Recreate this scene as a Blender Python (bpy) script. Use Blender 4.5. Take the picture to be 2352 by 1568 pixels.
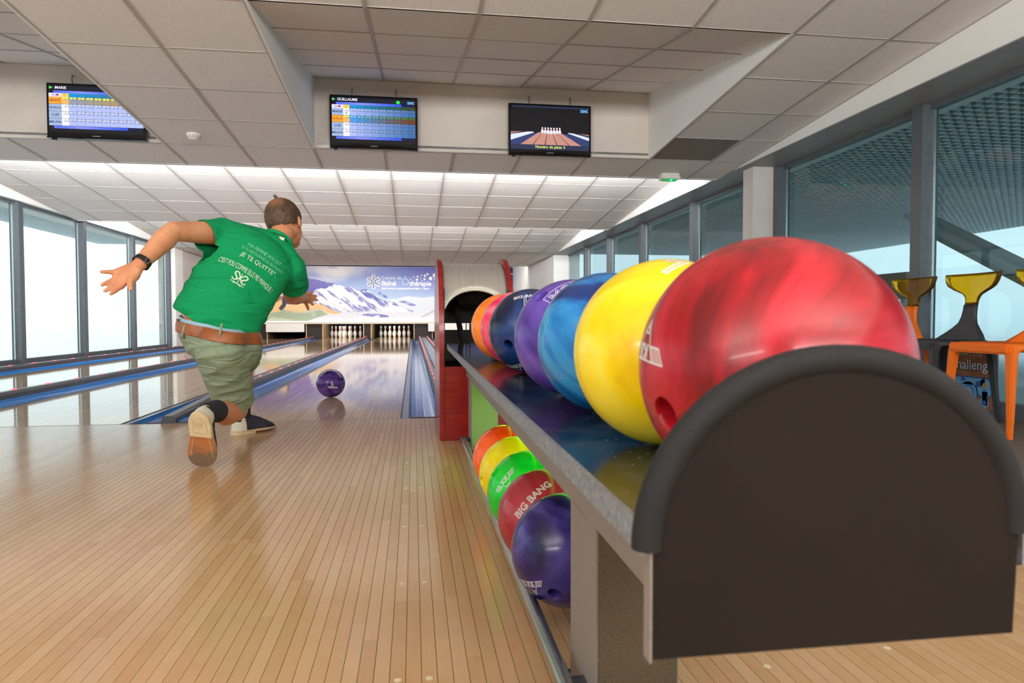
import bpy, bmesh, math, random
import numpy as np
from mathutils import Vector, Matrix, Quaternion
from mathutils.bvhtree import BVHTree
random.seed(7)
for o in list(bpy.data.objects): bpy.data.objects.remove(o)
S = bpy.context.scene
COL = S.collection
PI = math.pi

# ------------------------------------------------------------------ camera
cd = bpy.data.cameras.new('camera'); cam = bpy.data.objects.new('camera', cd); COL.objects.link(cam)
cd.sensor_width = 36; cd.lens = 24.075; cd.clip_start = .02; cd.clip_end = 300
cr, cu, cf = Vector((.9898, -.1428, -.0016)), Vector((.0063, .0324, .9995)), Vector((.1426, .9892, -.0330))
cam.matrix_world = Matrix(((cr.x, cu.x, -cf.x, .6093), (cr.y, cu.y, -cf.y, -4.1879), (cr.z, cu.z, -cf.z, .5999), (0, 0, 0, 1)))
cd.dof.use_dof = True; cd.dof.focus_distance = 3.6; cd.dof.aperture_fstop = 10
S.camera = cam

# ------------------------------------------------------------------ world, light, exposure
w = bpy.data.worlds.new('overcast_sky'); S.world = w; w.use_nodes = True
bg = w.node_tree.nodes['Background']; bg.inputs[0].default_value = (.86, .955, 1.0, 1); bg.inputs[1].default_value = 1.48
S.view_settings.view_transform = 'Standard'; S.view_settings.look = 'None'
S.view_settings.exposure = 0.12; S.view_settings.gamma = 1; S.view_settings.use_curve_mapping = False
try:
    S.cycles.use_denoising = True
    S.cycles.max_bounces = 6; S.cycles.diffuse_bounces = 4; S.cycles.glossy_bounces = 3; S.cycles.transmission_bounces = 4; S.cycles.transparent_max_bounces = 10; S.cycles.use_adaptive_sampling = True; S.cycles.adaptive_threshold = .03; S.cycles.adaptive_min_samples = 24; S.cycles.use_light_tree = False; S.cycles.caustics_reflective = False; S.cycles.caustics_refractive = False
    S.cycles.sample_clamp_indirect = 4
except Exception: pass

def area(name, loc, rot, sx, sy, power, col):
    l = bpy.data.lights.new(name, 'AREA'); l.shape = 'RECTANGLE'; l.size = sx; l.size_y = sy; l.energy = power; l.color = col
    o = bpy.data.objects.new(name, l); COL.objects.link(o); o.location = loc; o.rotation_euler = rot
    return o
WARM = (1, .975, .945)
# fluorescent tubes lying on the ledges behind the ceiling steps (they face up and along the lanes)
area('cove_lamp', (-.2, 2.66, 2.12), (math.radians(128), 0, 0), 7.4, .12, 350, (1, .99, .98))
area('cove_lamp', (-.2, 6.62, 2.12), (math.radians(128), 0, 0), 7.4, .12, 310, (1, .99, .98))
area('masking_lamp', (-.2, 14.5, 2.14), (math.radians(60), 0, 0), 7.4, .12, 66, WARM)
for lx in (-1.59, 0): area('pin_lamp', (lx, 17.62, .86), (math.radians(35), 0, 0), 1.0, .06, 13, WARM)
# added fill lights, unseen behind the camera, brightening the near ceiling
area('fill_light', (-2.4, -6.4, 1.55), (math.radians(146), 0, 0), 3.0, .5, 270, WARM)
area('fill_light', (1.9, -6.4, 1.55), (math.radians(146), 0, 0), 3.0, .5, 270, WARM)

# ------------------------------------------------------------------ helpers
def link(o, parent=None):
    COL.objects.link(o)
    if parent is not None: o.parent = parent
    return o
def tag(o, label=None, cat=None, group=None, kind=None):
    if label: o['label'] = label
    if cat: o['category'] = cat
    if group: o['group'] = group
    if kind: o['kind'] = kind
    return o
def empty(name, loc=(0, 0, 0), rz=0):
    o = bpy.data.objects.new(name, None); o.empty_display_size = .05; o.location = loc; o.rotation_euler = (0, 0, rz)
    return link(o)
def newobj(name, me, m=None, parent=None, smooth=False):
    if m is not None:
        mi = [p.material_index for p in me.polygons] if isinstance(m, (list, tuple)) else None
        me.materials.clear()
        for k in (m if isinstance(m, (list, tuple)) else [m]): me.materials.append(k)
        if mi: me.polygons.foreach_set('material_index', mi)
    if smooth: me.shade_smooth()
    return link(bpy.data.objects.new(name, me), parent)
class MB:
    """collects shapes; build() makes one mesh object"""
    def __init__(s): s.v = []; s.f = []; s.mi = []; s.cur = 0
    def add(s, vs, fs):
        n = len(s.v); s.v += [tuple(a) for a in vs]; s.f += [tuple(i + n for i in f) for f in fs]; s.mi += [s.cur] * len(fs); return s
    def box(s, a, b):
        (x0, y0, z0), (x1, y1, z1) = a, b
        return s.add([(x0, y0, z0), (x1, y0, z0), (x1, y1, z0), (x0, y1, z0), (x0, y0, z1), (x1, y0, z1), (x1, y1, z1), (x0, y1, z1)],
                     [(0, 3, 2, 1), (4, 5, 6, 7), (0, 1, 5, 4), (1, 2, 6, 5), (2, 3, 7, 6), (3, 0, 4, 7)])
    def hexa(s, p):   # 8 corners ordered as box
        return s.add(p, [(0, 3, 2, 1), (4, 5, 6, 7), (0, 1, 5, 4), (1, 2, 6, 5), (2, 3, 7, 6), (3, 0, 4, 7)])
    def tube(s, pts, r, n=10, cap=True, closed=False):
        pts = [Vector(p) for p in pts]; rs = r if isinstance(r, (list, tuple)) else [r] * len(pts)
        base = len(s.v); up = None
        for i, p in enumerate(pts):
            a = pts[i - 1] if (i > 0 or closed) else p; b = pts[(i + 1) % len(pts)] if (i < len(pts) - 1 or closed) else p
            t = (b - a).normalized()
            if up is None: up = t.orthogonal().normalized()
            up = (up - t * up.dot(t)).normalized(); q = t.cross(up)
            for k in range(n):
                c, d = math.cos(2 * PI * k / n), math.sin(2 * PI * k / n)
                s.v.append(tuple(p + (up * c + q * d) * rs[i]))
        m = len(pts)
        for i in range(m if closed else m - 1):
            for k in range(n):
                a = base + i * n + k; b = base + i * n + (k + 1) % n; c = base + ((i + 1) % m) * n + (k + 1) % n; d = base + ((i + 1) % m) * n + k
                s.f.append((a, b, c, d)); s.mi.append(s.cur)
        if cap and not closed:
            s.f.append(tuple(base + k for k in range(n - 1, -1, -1))); s.f.append(tuple(base + (m - 1) * n + k for k in range(n))); s.mi += [s.cur] * 2
        return s
    def lathe(s, prof, n=24, c=(0, 0, 0)):
        base = len(s.v)
        for r, z in prof:
            for k in range(n): s.v.append((c[0] + r * math.cos(2 * PI * k / n), c[1] + r * math.sin(2 * PI * k / n), c[2] + z))
        for i in range(len(prof) - 1):
            for k in range(n):
                a = base + i * n + k; b = base + i * n + (k + 1) % n
                s.f.append((a, b, b + n, a + n)); s.mi.append(s.cur)
        return s
    def prism(s, poly, axis, t0, t1):   # poly = list of 2D points extruded along axis ('x','y','z')
        n = len(poly)
        def P(a, b, t): return {'x': (t, a, b), 'y': (a, t, b), 'z': (a, b, t)}[axis]
        vs = [P(a, b, t0) for a, b in poly] + [P(a, b, t1) for a, b in poly]
        fs = [tuple(range(n - 1, -1, -1)), tuple(range(n, 2 * n))] + [(i, (i + 1) % n, (i + 1) % n + n, i + n) for i in range(n)]
        return s.add(vs, fs)
    def disc(s, c, r, n=20, h=.0015):
        vs = [(c[0] + r * math.cos(2 * PI * k / n), c[1] + r * math.sin(2 * PI * k / n), c[2] + q) for q in (0, h) for k in range(n)]
        return s.add(vs, [tuple(range(n - 1, -1, -1)), tuple(range(n, 2 * n))] + [(i, (i + 1) % n, (i + 1) % n + n, i + n) for i in range(n)])
    def mesh(s, name):
        me = bpy.data.meshes.new(name); me.from_pydata(s.v, [], s.f); me.update()
        if any(s.mi): me.polygons.foreach_set('material_index', s.mi)
        bm = bmesh.new(); bm.from_mesh(me); bmesh.ops.recalc_face_normals(bm, faces=bm.faces); bm.to_mesh(me); bm.free()
        return me
    def build(s, name, m, parent=None, smooth=False, bevel=0):
        me = s.mesh(name)
        if bevel:
            bm = bmesh.new(); bm.from_mesh(me)
            bmesh.ops.bevel(bm, geom=[e for e in bm.edges if e.calc_face_angle(0) > .6], offset=bevel, segments=2, affect='EDGES', clamp_overlap=True)
            bm.to_mesh(me); bm.free()
        o = newobj(name, me, m, parent)
        if smooth or bevel:
            me.shade_smooth()
            try: me.set_sharp_from_angle(angle=math.radians(40))
            except Exception: pass
        return o
def struct(o): o['kind'] = 'structure'; return o

# ------------------------------------------------------------------ materials
def srgb(r, g, b):
    f = lambda c: (c / 255 / 12.92) if c <= 10 else ((c / 255 + .055) / 1.055) ** 2.4
    return (f(r), f(g), f(b))
def mat(name, col, rough=.5, metal=0, spec=.5, coat=0, emit=None, es=0, trans=0, ior=1.45, alpha=1):
    m = bpy.data.materials.new(name); m.use_nodes = True; b = m.node_tree.nodes['Principled BSDF']; i = b.inputs
    i['Base Color'].default_value = (*col, 1); i['Roughness'].default_value = rough; i['Metallic'].default_value = metal
    i['Specular IOR Level'].default_value = spec; i['Coat Weight'].default_value = coat; i['Coat Roughness'].default_value = .04
    i['Transmission Weight'].default_value = trans; i['IOR'].default_value = ior
    if emit: i['Emission Color'].default_value = (*emit, 1); i['Emission Strength'].default_value = es
    return m
class NT:
    def __init__(s, m): s.m = m; s.t = m.node_tree; s.b = s.t.nodes['Principled BSDF']
    def n(s, typ, **k):
        nd = s.t.nodes.new(typ)
        for a, v in k.items():
            if a.startswith('i_'):
                nd.inputs[int(a[2:]) if a[2:].isdigit() else a[2:].replace('_', ' ')].default_value = v
            else: setattr(nd, a, v)
        return nd
    def l(s, a, b): s.t.links.new(a, b)
    def ramp(s, src, stops):
        r = s.n('ShaderNodeValToRGB'); el = r.color_ramp.elements
        while len(el) < len(stops): el.new(.5)
        for e, (p, c) in zip(el, stops): e.position = p; e.color = (*c, 1)
        s.l(src, r.inputs[0]); return r
    def coords(s, scale=(1, 1, 1), kind='Object', rot=(0, 0, 0)):
        tc = s.n('ShaderNodeTexCoord'); mp = s.n('ShaderNodeMapping'); mp.inputs['Scale'].default_value = scale; mp.inputs['Rotation'].default_value = rot
        s.l(tc.outputs[kind], mp.inputs[0]); return mp.outputs[0]
    def noise(s, vec, scale, detail=3, rough=.5, dist=0):
        nd = s.n('ShaderNodeTexNoise'); nd.inputs['Scale'].default_value = scale; nd.inputs['Detail'].default_value = detail
        nd.inputs['Roughness'].default_value = rough; nd.inputs['Distortion'].default_value = dist; s.l(vec, nd.inputs['Vector']); return nd
    def bump(s, h, strength=.3, dist=.01):
        bn = s.n('ShaderNodeBump'); bn.inputs['Strength'].default_value = strength; bn.inputs['Distance'].default_value = dist
        s.l(h, bn.inputs['Height']); s.l(bn.outputs[0], s.b.inputs['Normal']); return bn
def noisy(name, c1, c2, scale, rough=.6, stretch=(1, 1, 1), bump=0, bd=.004, detail=4, spec=.5, metal=0, lo=.35, hi=.65, kind='Object'):
    m = mat(name, c1, rough, metal, spec); t = NT(m)
    nz = t.noise(t.coords(stretch, kind), scale, detail); r = t.ramp(nz.outputs[0], [(lo, c1), (hi, c2)]); t.l(r.outputs[0], t.b.inputs['Base Color'])
    if bump: t.bump(nz.outputs[0], bump, bd)
    return m
M = {}
M['white'] = noisy('white_paint', srgb(241, 240, 237), srgb(235, 234, 231), 1.5, .7)
M['bulkhead'] = noisy('scuffed_white_board', srgb(214, 205, 196), srgb(228, 221, 213), 2.2, .75)
M['tile'] = noisy('mineral_tile', srgb(232, 230, 227), srgb(238, 236, 233), 60, .9, (1, .25, 1), .15, .002)
M['grid'] = mat('ceiling_grid_metal', srgb(182, 176, 171), .5)
M['ventgrey'] = noisy('vent_tile_grey', srgb(120, 114, 108), srgb(134, 128, 121), 90, .9)
M['greymetal'] = noisy('anodised_grey', srgb(92, 98, 104), srgb(100, 106, 112), 30, .42, spec=.5, metal=.3)
M['alu'] = mat('bright_aluminium', srgb(190, 195, 196), .25, .9)
M['rubber'] = mat('black_rubber', srgb(24, 24, 27), .55)
M['black'] = mat('black_plastic', srgb(12, 12, 14), .25)
M['pit'] = mat('dark_pit_curtain', srgb(10, 11, 20), .8)
M['carpet'] = noisy('taupe_carpet', srgb(92, 82, 72), srgb(112, 101, 90), 180, .95, bump=.5, bd=.004)
M['dark'] = mat('dark_subfloor', srgb(58, 42, 30), .7)
M['snow'] = noisy('snow', srgb(244, 247, 249), srgb(238, 243, 246), .4, .8)
# ------------------------------------------------------------------ wood
def wood(name, c1, c2, c3, rough, per_object, coat=.0, rvar=.0):
    m = mat(name, c1, rough, coat=coat); t = NT(m); v = t.coords()
    sep = t.n('ShaderNodeSeparateXYZ'); t.l(v, sep.inputs[0])
    def mth(op, a, b=None):
        nd = t.n('ShaderNodeMath', operation=op)
        for k, q in enumerate((a, b)):
            if q is None: continue
            if isinstance(q, (int, float)): nd.inputs[k].default_value = q
            else: t.l(q, nd.inputs[k])
        return nd.outputs[0]
    if per_object:
        oi = t.n('ShaderNodeObjectInfo'); board = mth('MULTIPLY', oi.outputs['Random'], 97.0); line = None
    else:
        bx = mth('DIVIDE', sep.outputs[0], .0266); board = mth('FLOOR', bx); fr = mth('FRACT', bx); line = mth('LESS_THAN', fr, .045)
    blk = mth('FLOOR', mth('ADD', mth('MULTIPLY', sep.outputs[1], 1.3), mth('MULTIPLY', board, 3.7)))
    cmb = t.n('ShaderNodeCombineXYZ'); t.l(board, cmb.inputs[0]); t.l(blk, cmb.inputs[1])
    wn = t.n('ShaderNodeTexWhiteNoise', noise_dimensions='2D'); t.l(cmb.outputs[0], wn.inputs['Vector'])
    off = t.n('ShaderNodeVectorMath', operation='ADD'); t.l(v, off.inputs[0])
    sc = t.n('ShaderNodeVectorMath', operation='SCALE'); t.l(cmb.outputs[0], sc.inputs[0]); sc.inputs['Scale'].default_value = 1.7; t.l(sc.outputs[0], off.inputs[1])
    mp = t.n('ShaderNodeMapping'); mp.inputs['Scale'].default_value = (60, 2.2, 1); t.l(off.outputs[0], mp.inputs[0])
    nz = t.noise(mp.outputs[0], 2.0, 4, .6, .6)
    mp2 = t.n('ShaderNodeMapping'); mp2.inputs['Scale'].default_value = (1.2, 7, 1); t.l(off.outputs[0], mp2.inputs[0])
    nz2 = t.noise(mp2.outputs[0], 3.0, 3)
    f = mth('ADD', mth('MULTIPLY', wn.outputs[0], .55), mth('ADD', mth('MULTIPLY', nz.outputs[0], .35), mth('MULTIPLY', nz2.outputs[0], .35)))
    r = t.ramp(f, [(.25, c3), (.6, c1), (1.0, c2)])
    out = r.outputs[0]
    if line is not None:
        mx = t.n('ShaderNodeMix', data_type='RGBA'); t.l(line, mx.inputs[0]); t.l(out, mx.inputs[6]); mx.inputs[7].default_value = (*[c * .55 for c in c3], 1); out = mx.outputs[2]
    t.l(out, t.b.inputs['Base Color'])
    return m
M['plank'] = wood('maple_plank', srgb(198, 159, 118), srgb(206, 170, 131), srgb(188, 147, 105), .15, True)
M['lane'] = wood('oiled_lane_maple', srgb(214, 180, 142), srgb(224, 193, 158), srgb(196, 158, 118), .06, False)

# ------------------------------------------------------------------ floor
fl = struct(MB().box((-4.6, -9, -.16), (4.6, 0, -.008)).build('floor', M['dark']))
pw = .0266
pm = bpy.data.meshes.new('plank'); _b = MB().box((-pw / 2 + .0005, -7.0, -.006), (pw / 2 - .0005, -.012, 0)); pm = _b.mesh('plank'); pm.materials.append(M['plank'])
x = .593 - pw * 181
k = 0
while x < 2.72:
    o = bpy.data.objects.new('plank', pm); o.location = (x + pw / 2, 0, 0); link(o, fl); x += pw; k += 1
MB().box((-4.3, -.011, -.006), (.53, .002, .0004)).build('foul_line', mat('foul_line_ink', srgb(70, 76, 110), .3), fl)
dotm = mat('pale_inlay', srgb(232, 216, 178), .35)
dots = [(.58, -3.053), (.632, -3.054), (.58, -2.633), (.632, -2.632), (.58, -2.2), (.632, -2.2), (.58, -1.75), (.632, -1.75), (.58, -1.32),
        (-1.05, -1.75), (-.99, -1.75), (-1.05, -2.2), (1.12, -3.0), (1.17, -3.0), (1.21, -3.1), (1.40, -2.98), (1.46, -3.07)]
dm = MB().disc((0, 0, 0), .0062, 20, .0006).mesh('approach_dot'); dm.materials.append(dotm)
for a, b in dots:
    o = bpy.data.objects.new('approach_dot', dm); o.location = (a, b, 0); link(o, fl)
struct(MB().box((2.72, -9, -.3), (4.2, 17.6, .004)).build('floor', M['carpet']))
struct(MB().box((2.366, 0, -.3), (2.72, 17.6, .004)).build('floor', M['carpet']))
struct(MB().box((-4.6, 0, -.30), (2.72, 20.5, -.14)).build('floor', M['dark']))

# ------------------------------------------------------------------ lanes, gutters, dividers
LANES = [(-3.18, 'lane nearest the left windows, its pins covered by a white board'), (-1.59, 'middle lane, second from the windows, with standing pins'),
         (0, 'lane the purple ball rolls down, ending at standing pins'), (1.837, 'lane beyond the red ball return hood')]
for cx, lab in LANES:
    b = MB().box((cx - .527, 0, -.05), (cx + .527, 19.2, 0))
    o = b.build('bowling_lane', M['lane']); tag(o, 'glossy maple ' + lab, 'lane', 'bowling lanes')
gm = mat('blue_gutter_plastic', srgb(24, 128, 206), .12, spec=.5); t = NT(gm)
nz = t.noise(t.coords((9, 1.6, 9)), 1.0, 3); t.bump(nz.outputs[0], .35, .006); M['gutter'] = gm
M['ledge'] = mat('slate_blue_ledge', srgb(104, 116, 150), .2)
M['cap'] = noisy('charcoal_rail', srgb(44, 46, 52), srgb(60, 62, 68), 40, .42)
M['captop'] = mat('grey_rail_top', srgb(112, 116, 120), .3)
M['redled'] = mat('red_indicator', srgb(255, 90, 90), .3, emit=srgb(255, 60, 70), es=3.5); M['redled'].cycles.emission_sampling = 'NONE'
def extr(prof, y0, y1, n=1):
    b = MB(); m = len(prof)
    for i in range(n + 1):
        y = y0 + (y1 - y0) * i / n; b.v += [(a, y, c) for a, c in prof]
    for i in range(n):
        for j in range(m - 1):
            b.f.append((i * m + j, i * m + j + 1, (i + 1) * m + j + 1, (i + 1) * m + j)); b.mi.append(0)
    return b
ledm = MB().hexa([(-.008, -.03, 0), (.008, -.03, 0), (.008, .03, 0), (-.008, .03, 0), (-.006, -.026, .006), (.006, -.026, .006), (.006, .026, .006), (-.006, .026, .006)]).mesh('indicator_light'); ledm.materials.append(M['redled'])
YE = 17.35
def gutter(root, xl, xc):   # from lane edge xl towards the cap at xc
    s = 1 if xc > xl else -1
    MB().box((min(xl, xl + s * .010), .0, -.05), (max(xl, xl + s * .010), YE, -.0005)).build('edge_strip', M['rubber'], root)
    MB().box((min(xl + s * .010, xl + s * .05), .0, -.05), (max(xl + s * .010, xl + s * .05), YE, -.003)).build('ledge', M['ledge'], root)
    MB().box((min(xl + s * .05, xl + s * .056), .0, -.05), (max(xl + s * .05, xl + s * .056), YE, -.001)).build('edge_strip', M['rubber'], root)
    x0 = xl + s * .056; x1 = xc - s * .045; mid = (x0 + x1) / 2; hw = abs(x1 - x0) / 2; prof = []
    for i in range(17):
        a = PI * i / 16; prof.append((mid - s * hw * math.cos(a), -.004 - .062 * math.sin(a) + (.022 * i / 16 if i > 8 else 0)))
    o = extr(prof, .012, YE, 30).build('gutter', M['gutter'], root, smooth=True)
    MB().box((min(x0, x1), 0, -.07), (max(x0, x1), .012, .003)).build('gutter_stop', M['rubber'], root)
def cap(root, xc, y0=.0, leds=True, side=-1):
    b = MB()
    def ring(y, h): return [(xc - .05, y, -.03), (xc - .038, y, h * .75), (xc - .026, y, h), (xc + .022, y, h), (xc + .036, y, h * .7), (xc + .05, y, -.03)]
    rings = [ring(y0, .042), ring(y0 + .9, .07), ring(YE, .07)]
    for r in rings: b.v += r
    for i in range(2):
        for j in range(5): b.f.append((i * 6 + j, i * 6 + j + 1, i * 6 + j + 7, i * 6 + j + 6)); b.mi.append(1 if j == 2 else 0)
    b.f.append((0, 5, 4, 3, 2, 1)); b.mi.append(0)
    b.build('bumper_rail', [M['cap'], M['captop']], root)
    if leds:
        y = 1.0
        while y < YE:
            o = bpy.data.objects.new('indicator_light', ledm); o.location = (xc - .012 * 1, y, .0695); link(o, root); y += .49
def divider(xl, xr, lab):
    root = empty('lane_divider', ((xl + xr) / 2, 0, 0)); tag(root, lab, 'divider', 'lane dividers')
    inv = Matrix.Translation((-(xl + xr) / 2, 0, 0))
    xc = (xl + xr) / 2
    n0 = set(bpy.data.objects)
    gutter(root, xl, xc); gutter(root, xr, xc); cap(root, xc)
    for o in set(bpy.data.objects) - n0: o.location.x -= xc
divider(-1.59 + .527, -.527, 'blue gutter divider with black rail between bowler and rolling purple ball')
divider(-3.18 + .527, -1.59 - .527, 'blue gutter divider with black rail behind the bowler, second from windows')
root = empty('lane_divider', (-3.97, 0, 0)); tag(root, 'blue gutter with black rail running along the left window sill', 'divider', 'lane dividers')
n0 = set(bpy.data.objects); gutter(root, -3.18 - .527, -3.975); cap(root, -3.975)
MB().box((-4.15, 0, -.06), (-4.02, YE, .06)).build('sill_cover', M['cap'], root)
for o in set(bpy.data.objects) - n0: o.location.x += 3.97
root = empty('lane_divider', (.92, 0, 0)); tag(root, 'wide ball return divider with two red lit rails behind the red hood', 'divider', 'lane dividers')
n0 = set(bpy.data.objects); gutter(root, .527, .805); gutter(root, 1.31, 1.035); cap(root, .805); cap(root, 1.035)
MB().box((.85, 0, -.03), (.99, YE, .045)).build('track_cover', mat('pale_blue_cover', srgb(128, 150, 176), .25), root)
for o in set(bpy.data.objects) - n0: o.location.x -= .92

# ------------------------------------------------------------------ ceiling
tilecache = {}
def tmesh(wd, ln, m):
    key = (round(wd, 3), round(ln, 3), m.name)
    if key not in tilecache:
        me = MB().hexa([(-wd / 2, -ln / 2, 0), (wd / 2, -ln / 2, 0), (wd / 2, ln / 2, 0), (-wd / 2, ln / 2, 0), (-wd / 2, -ln / 2, .015), (wd / 2, -ln / 2, .015), (wd / 2, ln / 2, .015), (-wd / 2, ln / 2, .015)]).mesh('ceiling_tile')
        me.materials.append(m); tilecache[key] = me
    return tilecache[key]
def section(y0, z0, y1, z1, cols, rows, skip=None, vent=None):
    """sloped tiled ceiling from (y0,z0) to (y1,z1); cols, rows = edge positions"""
    s = (z1 - z0) / (y1 - y0); k = math.sqrt(1 + s * s); an = math.atan(s)
    Z = lambda y: z0 + (y - y0) * s
    xa, xb = cols[0], cols[-1]
    root = empty('ceiling', (0, y0, z0)); struct(root)
    g = MB()
    cells = []
    for i in range(len(rows) - 1):
        for j in range(len(cols) - 1):
            xm, ym = (cols[j] + cols[j + 1]) / 2, (rows[i] + rows[i + 1]) / 2
            if skip and skip(xm, ym): continue
            wd, ln = cols[j + 1] - cols[j], (rows[i + 1] - rows[i]) * k
            v = vent and vent(xm, ym)
            o = bpy.data.objects.new('vent_tile' if v else 'ceiling_tile', tmesh(wd - .005, ln - .004, M['ventgrey'] if v else M['tile'])); o.location = (xm, ym - y0, Z(ym) - z0 + .002 + random.uniform(-.0012, .0012)); o.rotation_euler = (an + random.uniform(-.003, .003), random.uniform(-.003, .003), 0)
            link(o, root); cells.append((i, j))
    cs = set(cells)
    e = .003
    for (i, j) in cells:       # grid bars around each cell
        for (jj, xx) in ((j, cols[j]), (j + 1, cols[j + 1])):
            g.hexa([(xx - .011, rows[i] - y0, Z(rows[i]) - z0 - e), (xx + .011, rows[i] - y0, Z(rows[i]) - z0 - e), (xx + .011, rows[i + 1] - y0, Z(rows[i + 1]) - z0 - e), (xx - .011, rows[i + 1] - y0, Z(rows[i + 1]) - z0 - e),
                    (xx - .011, rows[i] - y0, Z(rows[i]) - z0 + .004), (xx + .011, rows[i] - y0, Z(rows[i]) - z0 + .004), (xx + .011, rows[i + 1] - y0, Z(rows[i + 1]) - z0 + .004), (xx - .011, rows[i + 1] - y0, Z(rows[i + 1]) - z0 + .004)]) if (jj == j or (i, jj) not in cs) else None
        for ii, yy in ((i, rows[i]), (i + 1, rows[i + 1])):
            if ii > i and (ii, j) in cs: continue
            g.hexa([(cols[j], yy - .006 - y0, Z(yy) - z0 - .001), (cols[j + 1], yy - .006 - y0, Z(yy) - z0 - .001), (cols[j + 1], yy + .006 - y0, Z(yy) - z0 - .001), (cols[j], yy + .006 - y0, Z(yy) - z0 - .001),
                    (cols[j], yy - .006 - y0, Z(yy) - z0 + .004), (cols[j + 1], yy - .006 - y0, Z(yy) - z0 + .004), (cols[j + 1], yy + .006 - y0, Z(yy) - z0 + .004), (cols[j], yy + .006 - y0, Z(yy) - z0 + .004)])
    g.build('grid_bars', M['grid'], root)
    b = MB()
    for (i, j) in cells:
        b.hexa([(cols[j], rows[i] - y0, Z(rows[i]) - z0 + .03), (cols[j + 1], rows[i] - y0, Z(rows[i]) - z0 + .03), (cols[j + 1], rows[i + 1] - y0, Z(rows[i + 1]) - z0 + .03), (cols[j], rows[i + 1] - y0, Z(rows[i + 1]) - z0 + .03),
                (cols[j], rows[i] - y0, Z(rows[i]) - z0 + .05), (cols[j + 1], rows[i] - y0, Z(rows[i]) - z0 + .05), (cols[j + 1], rows[i + 1] - y0, Z(rows[i + 1]) - z0 + .05), (cols[j], rows[i + 1] - y0, Z(rows[i + 1]) - z0 + .05)])
    b.build('plenum_board', M['white'], root)
    return root
XL, XR = -4.15, 3.71
gx = [XL] + [-.83 + .6 * q for q in range(-5, 8)] + [XR]
ZA = lambda y: 2.025 + .0667 * (2.51 - y)
inC = lambda x, y: -.23 < x < 2.77 and -.49 < y < 1.91
inL = lambda x, y: x < -1.43 and -.49 < y < 1.91
section(-1.69, ZA(-1.69), 2.51, ZA(2.51), gx, [-1.69 + .6 * q for q in range(8)], lambda x, y: inC(x, y) or inL(x, y), lambda x, y: 2.77 < x < 3.3 and 1.31 < y < 1.91)
section(-.49, ZA(-.49), 1.91, 2.66, [-.23 + .6 * q for q in range(6)], [-.49 + .6 * q for q in range(5)])
section(-.49, ZA(-.49), 1.91, 2.66, [q for q in gx if q < -1.40], [-.49 + .6 * q for q in range(5)])
section(2.56, 2.374, 6.46, 2.02, gx, [2.56] + [6.46 - .6 * q for q in range(6, -1, -1)])
section(6.51, 2.407, 10.46, 2.035, gx, [6.51] + [10.46 - .6 * q for q in range(6, -1, -1)])
section(10.46, 2.035, 14.3, 2.035, gx, [10.46 + .6 * q for q in range(7)] + [14.3])
section(14.35, 2.25, 17.4, 2.25, gx, [14.35 + .61 * q for q in range(6)])
struct(MB().hexa([(XL, -9, ZA(-9)), (XR, -9, ZA(-9)), (XR, -1.69, ZA(-1.69)), (XL, -1.69, ZA(-1.69)), (XL, -9, ZA(-9) + .05), (XR, -9, ZA(-9) + .05), (XR, -1.69, ZA(-1.69) + .05), (XL, -1.69, ZA(-1.69) + .05)]).build('ceiling', M['tile']))
struct(MB().box((-4.7, -9.2, 2.9), (4.7, 20.6, 3.0)).build('ceiling', M['white']))
# bulkhead with the monitors, triangular cheeks, step faces
struct(MB().box((-.23, 1.91, ZA(1.91)), (2.77, 1.95, 2.70)).build('wall_bulkhead', M['bulkhead']))
struct(MB().box((XL, 1.91, ZA(1.91)), (-1.43, 1.95, 2.70)).build('wall_bulkhead', M['bulkhead']))
for xx, s in ((-.23, -1), (2.77, 1), (-1.43, 1)):
    tri = [(-.49, ZA(-.49) - .004), (1.93, ZA(1.93) - .004), (1.93, 2.70), (-.49, ZA(-.49) + .03)]
    struct(MB().prism(tri, 'x', *{-.23: (-.232, -.217), 2.77: (2.757, 2.772), -1.43: (-1.443, -1.428)}[xx]).build('wall_cheek', M['white']))
struct(MB().box((XL, 2.51, 2.021), (XR, 2.55, 2.42)).build('wall_step', M['white']))
struct(MB().box((XL, 6.465, 2.016), (XR, 6.50, 2.45)).build('wall_step', M['white']))
struct(MB().box((XL, 14.3, 2.03), (XR, 14.34, 2.28)).build('wall_step', M['white']))

# ------------------------------------------------------------------ outer walls
SR, SL = 2.035, 2.05
struct(MB().box((XR, -9, SR + .006), (XR + .6, 11.0, 2.95)).build('wall_right', M['white']))
struct(MB().box((XL - .5, -9, SL + .006), (XL, 10.9, 2.95)).build('wall_left', M['white']))
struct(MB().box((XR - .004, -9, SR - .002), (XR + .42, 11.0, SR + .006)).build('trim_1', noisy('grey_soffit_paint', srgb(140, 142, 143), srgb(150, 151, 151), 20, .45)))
lg = noisy('grey_soffit_lit', srgb(196, 204, 210), srgb(204, 212, 217), 20, .4)  # grey soffit metal, its bright lighting put into a paler colour
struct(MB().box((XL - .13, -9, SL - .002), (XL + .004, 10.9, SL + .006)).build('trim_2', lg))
struct(MB().box((3.75, 11.0, -.1), (4.35, 17.6, 2.95)).build('wall_right', M['white']))
struct(MB().box((-4.6, 10.9, -.3), (XL + .02, 17.6, 2.95)).build('wall_left', noisy('grey_beige_paint', srgb(205, 196, 190), srgb(211, 203, 197), 2, .75)))
struct(MB().box((XL - .1, 10.45, -.05), (XL + .03, 10.92, SL)).build('trim_3', M['white']))
struct(MB().box((3.795, 1.935, -.01), (4.09, 2.13, SR)).build('trim_4', noisy('white_column_paint', srgb(226, 221, 216), srgb(218, 212, 207), 2, .7)))
struct(MB().box((XR + .02, 10.9, 0), (4.12, 11.05, SR)).build('trim_5', M['white']))
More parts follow.
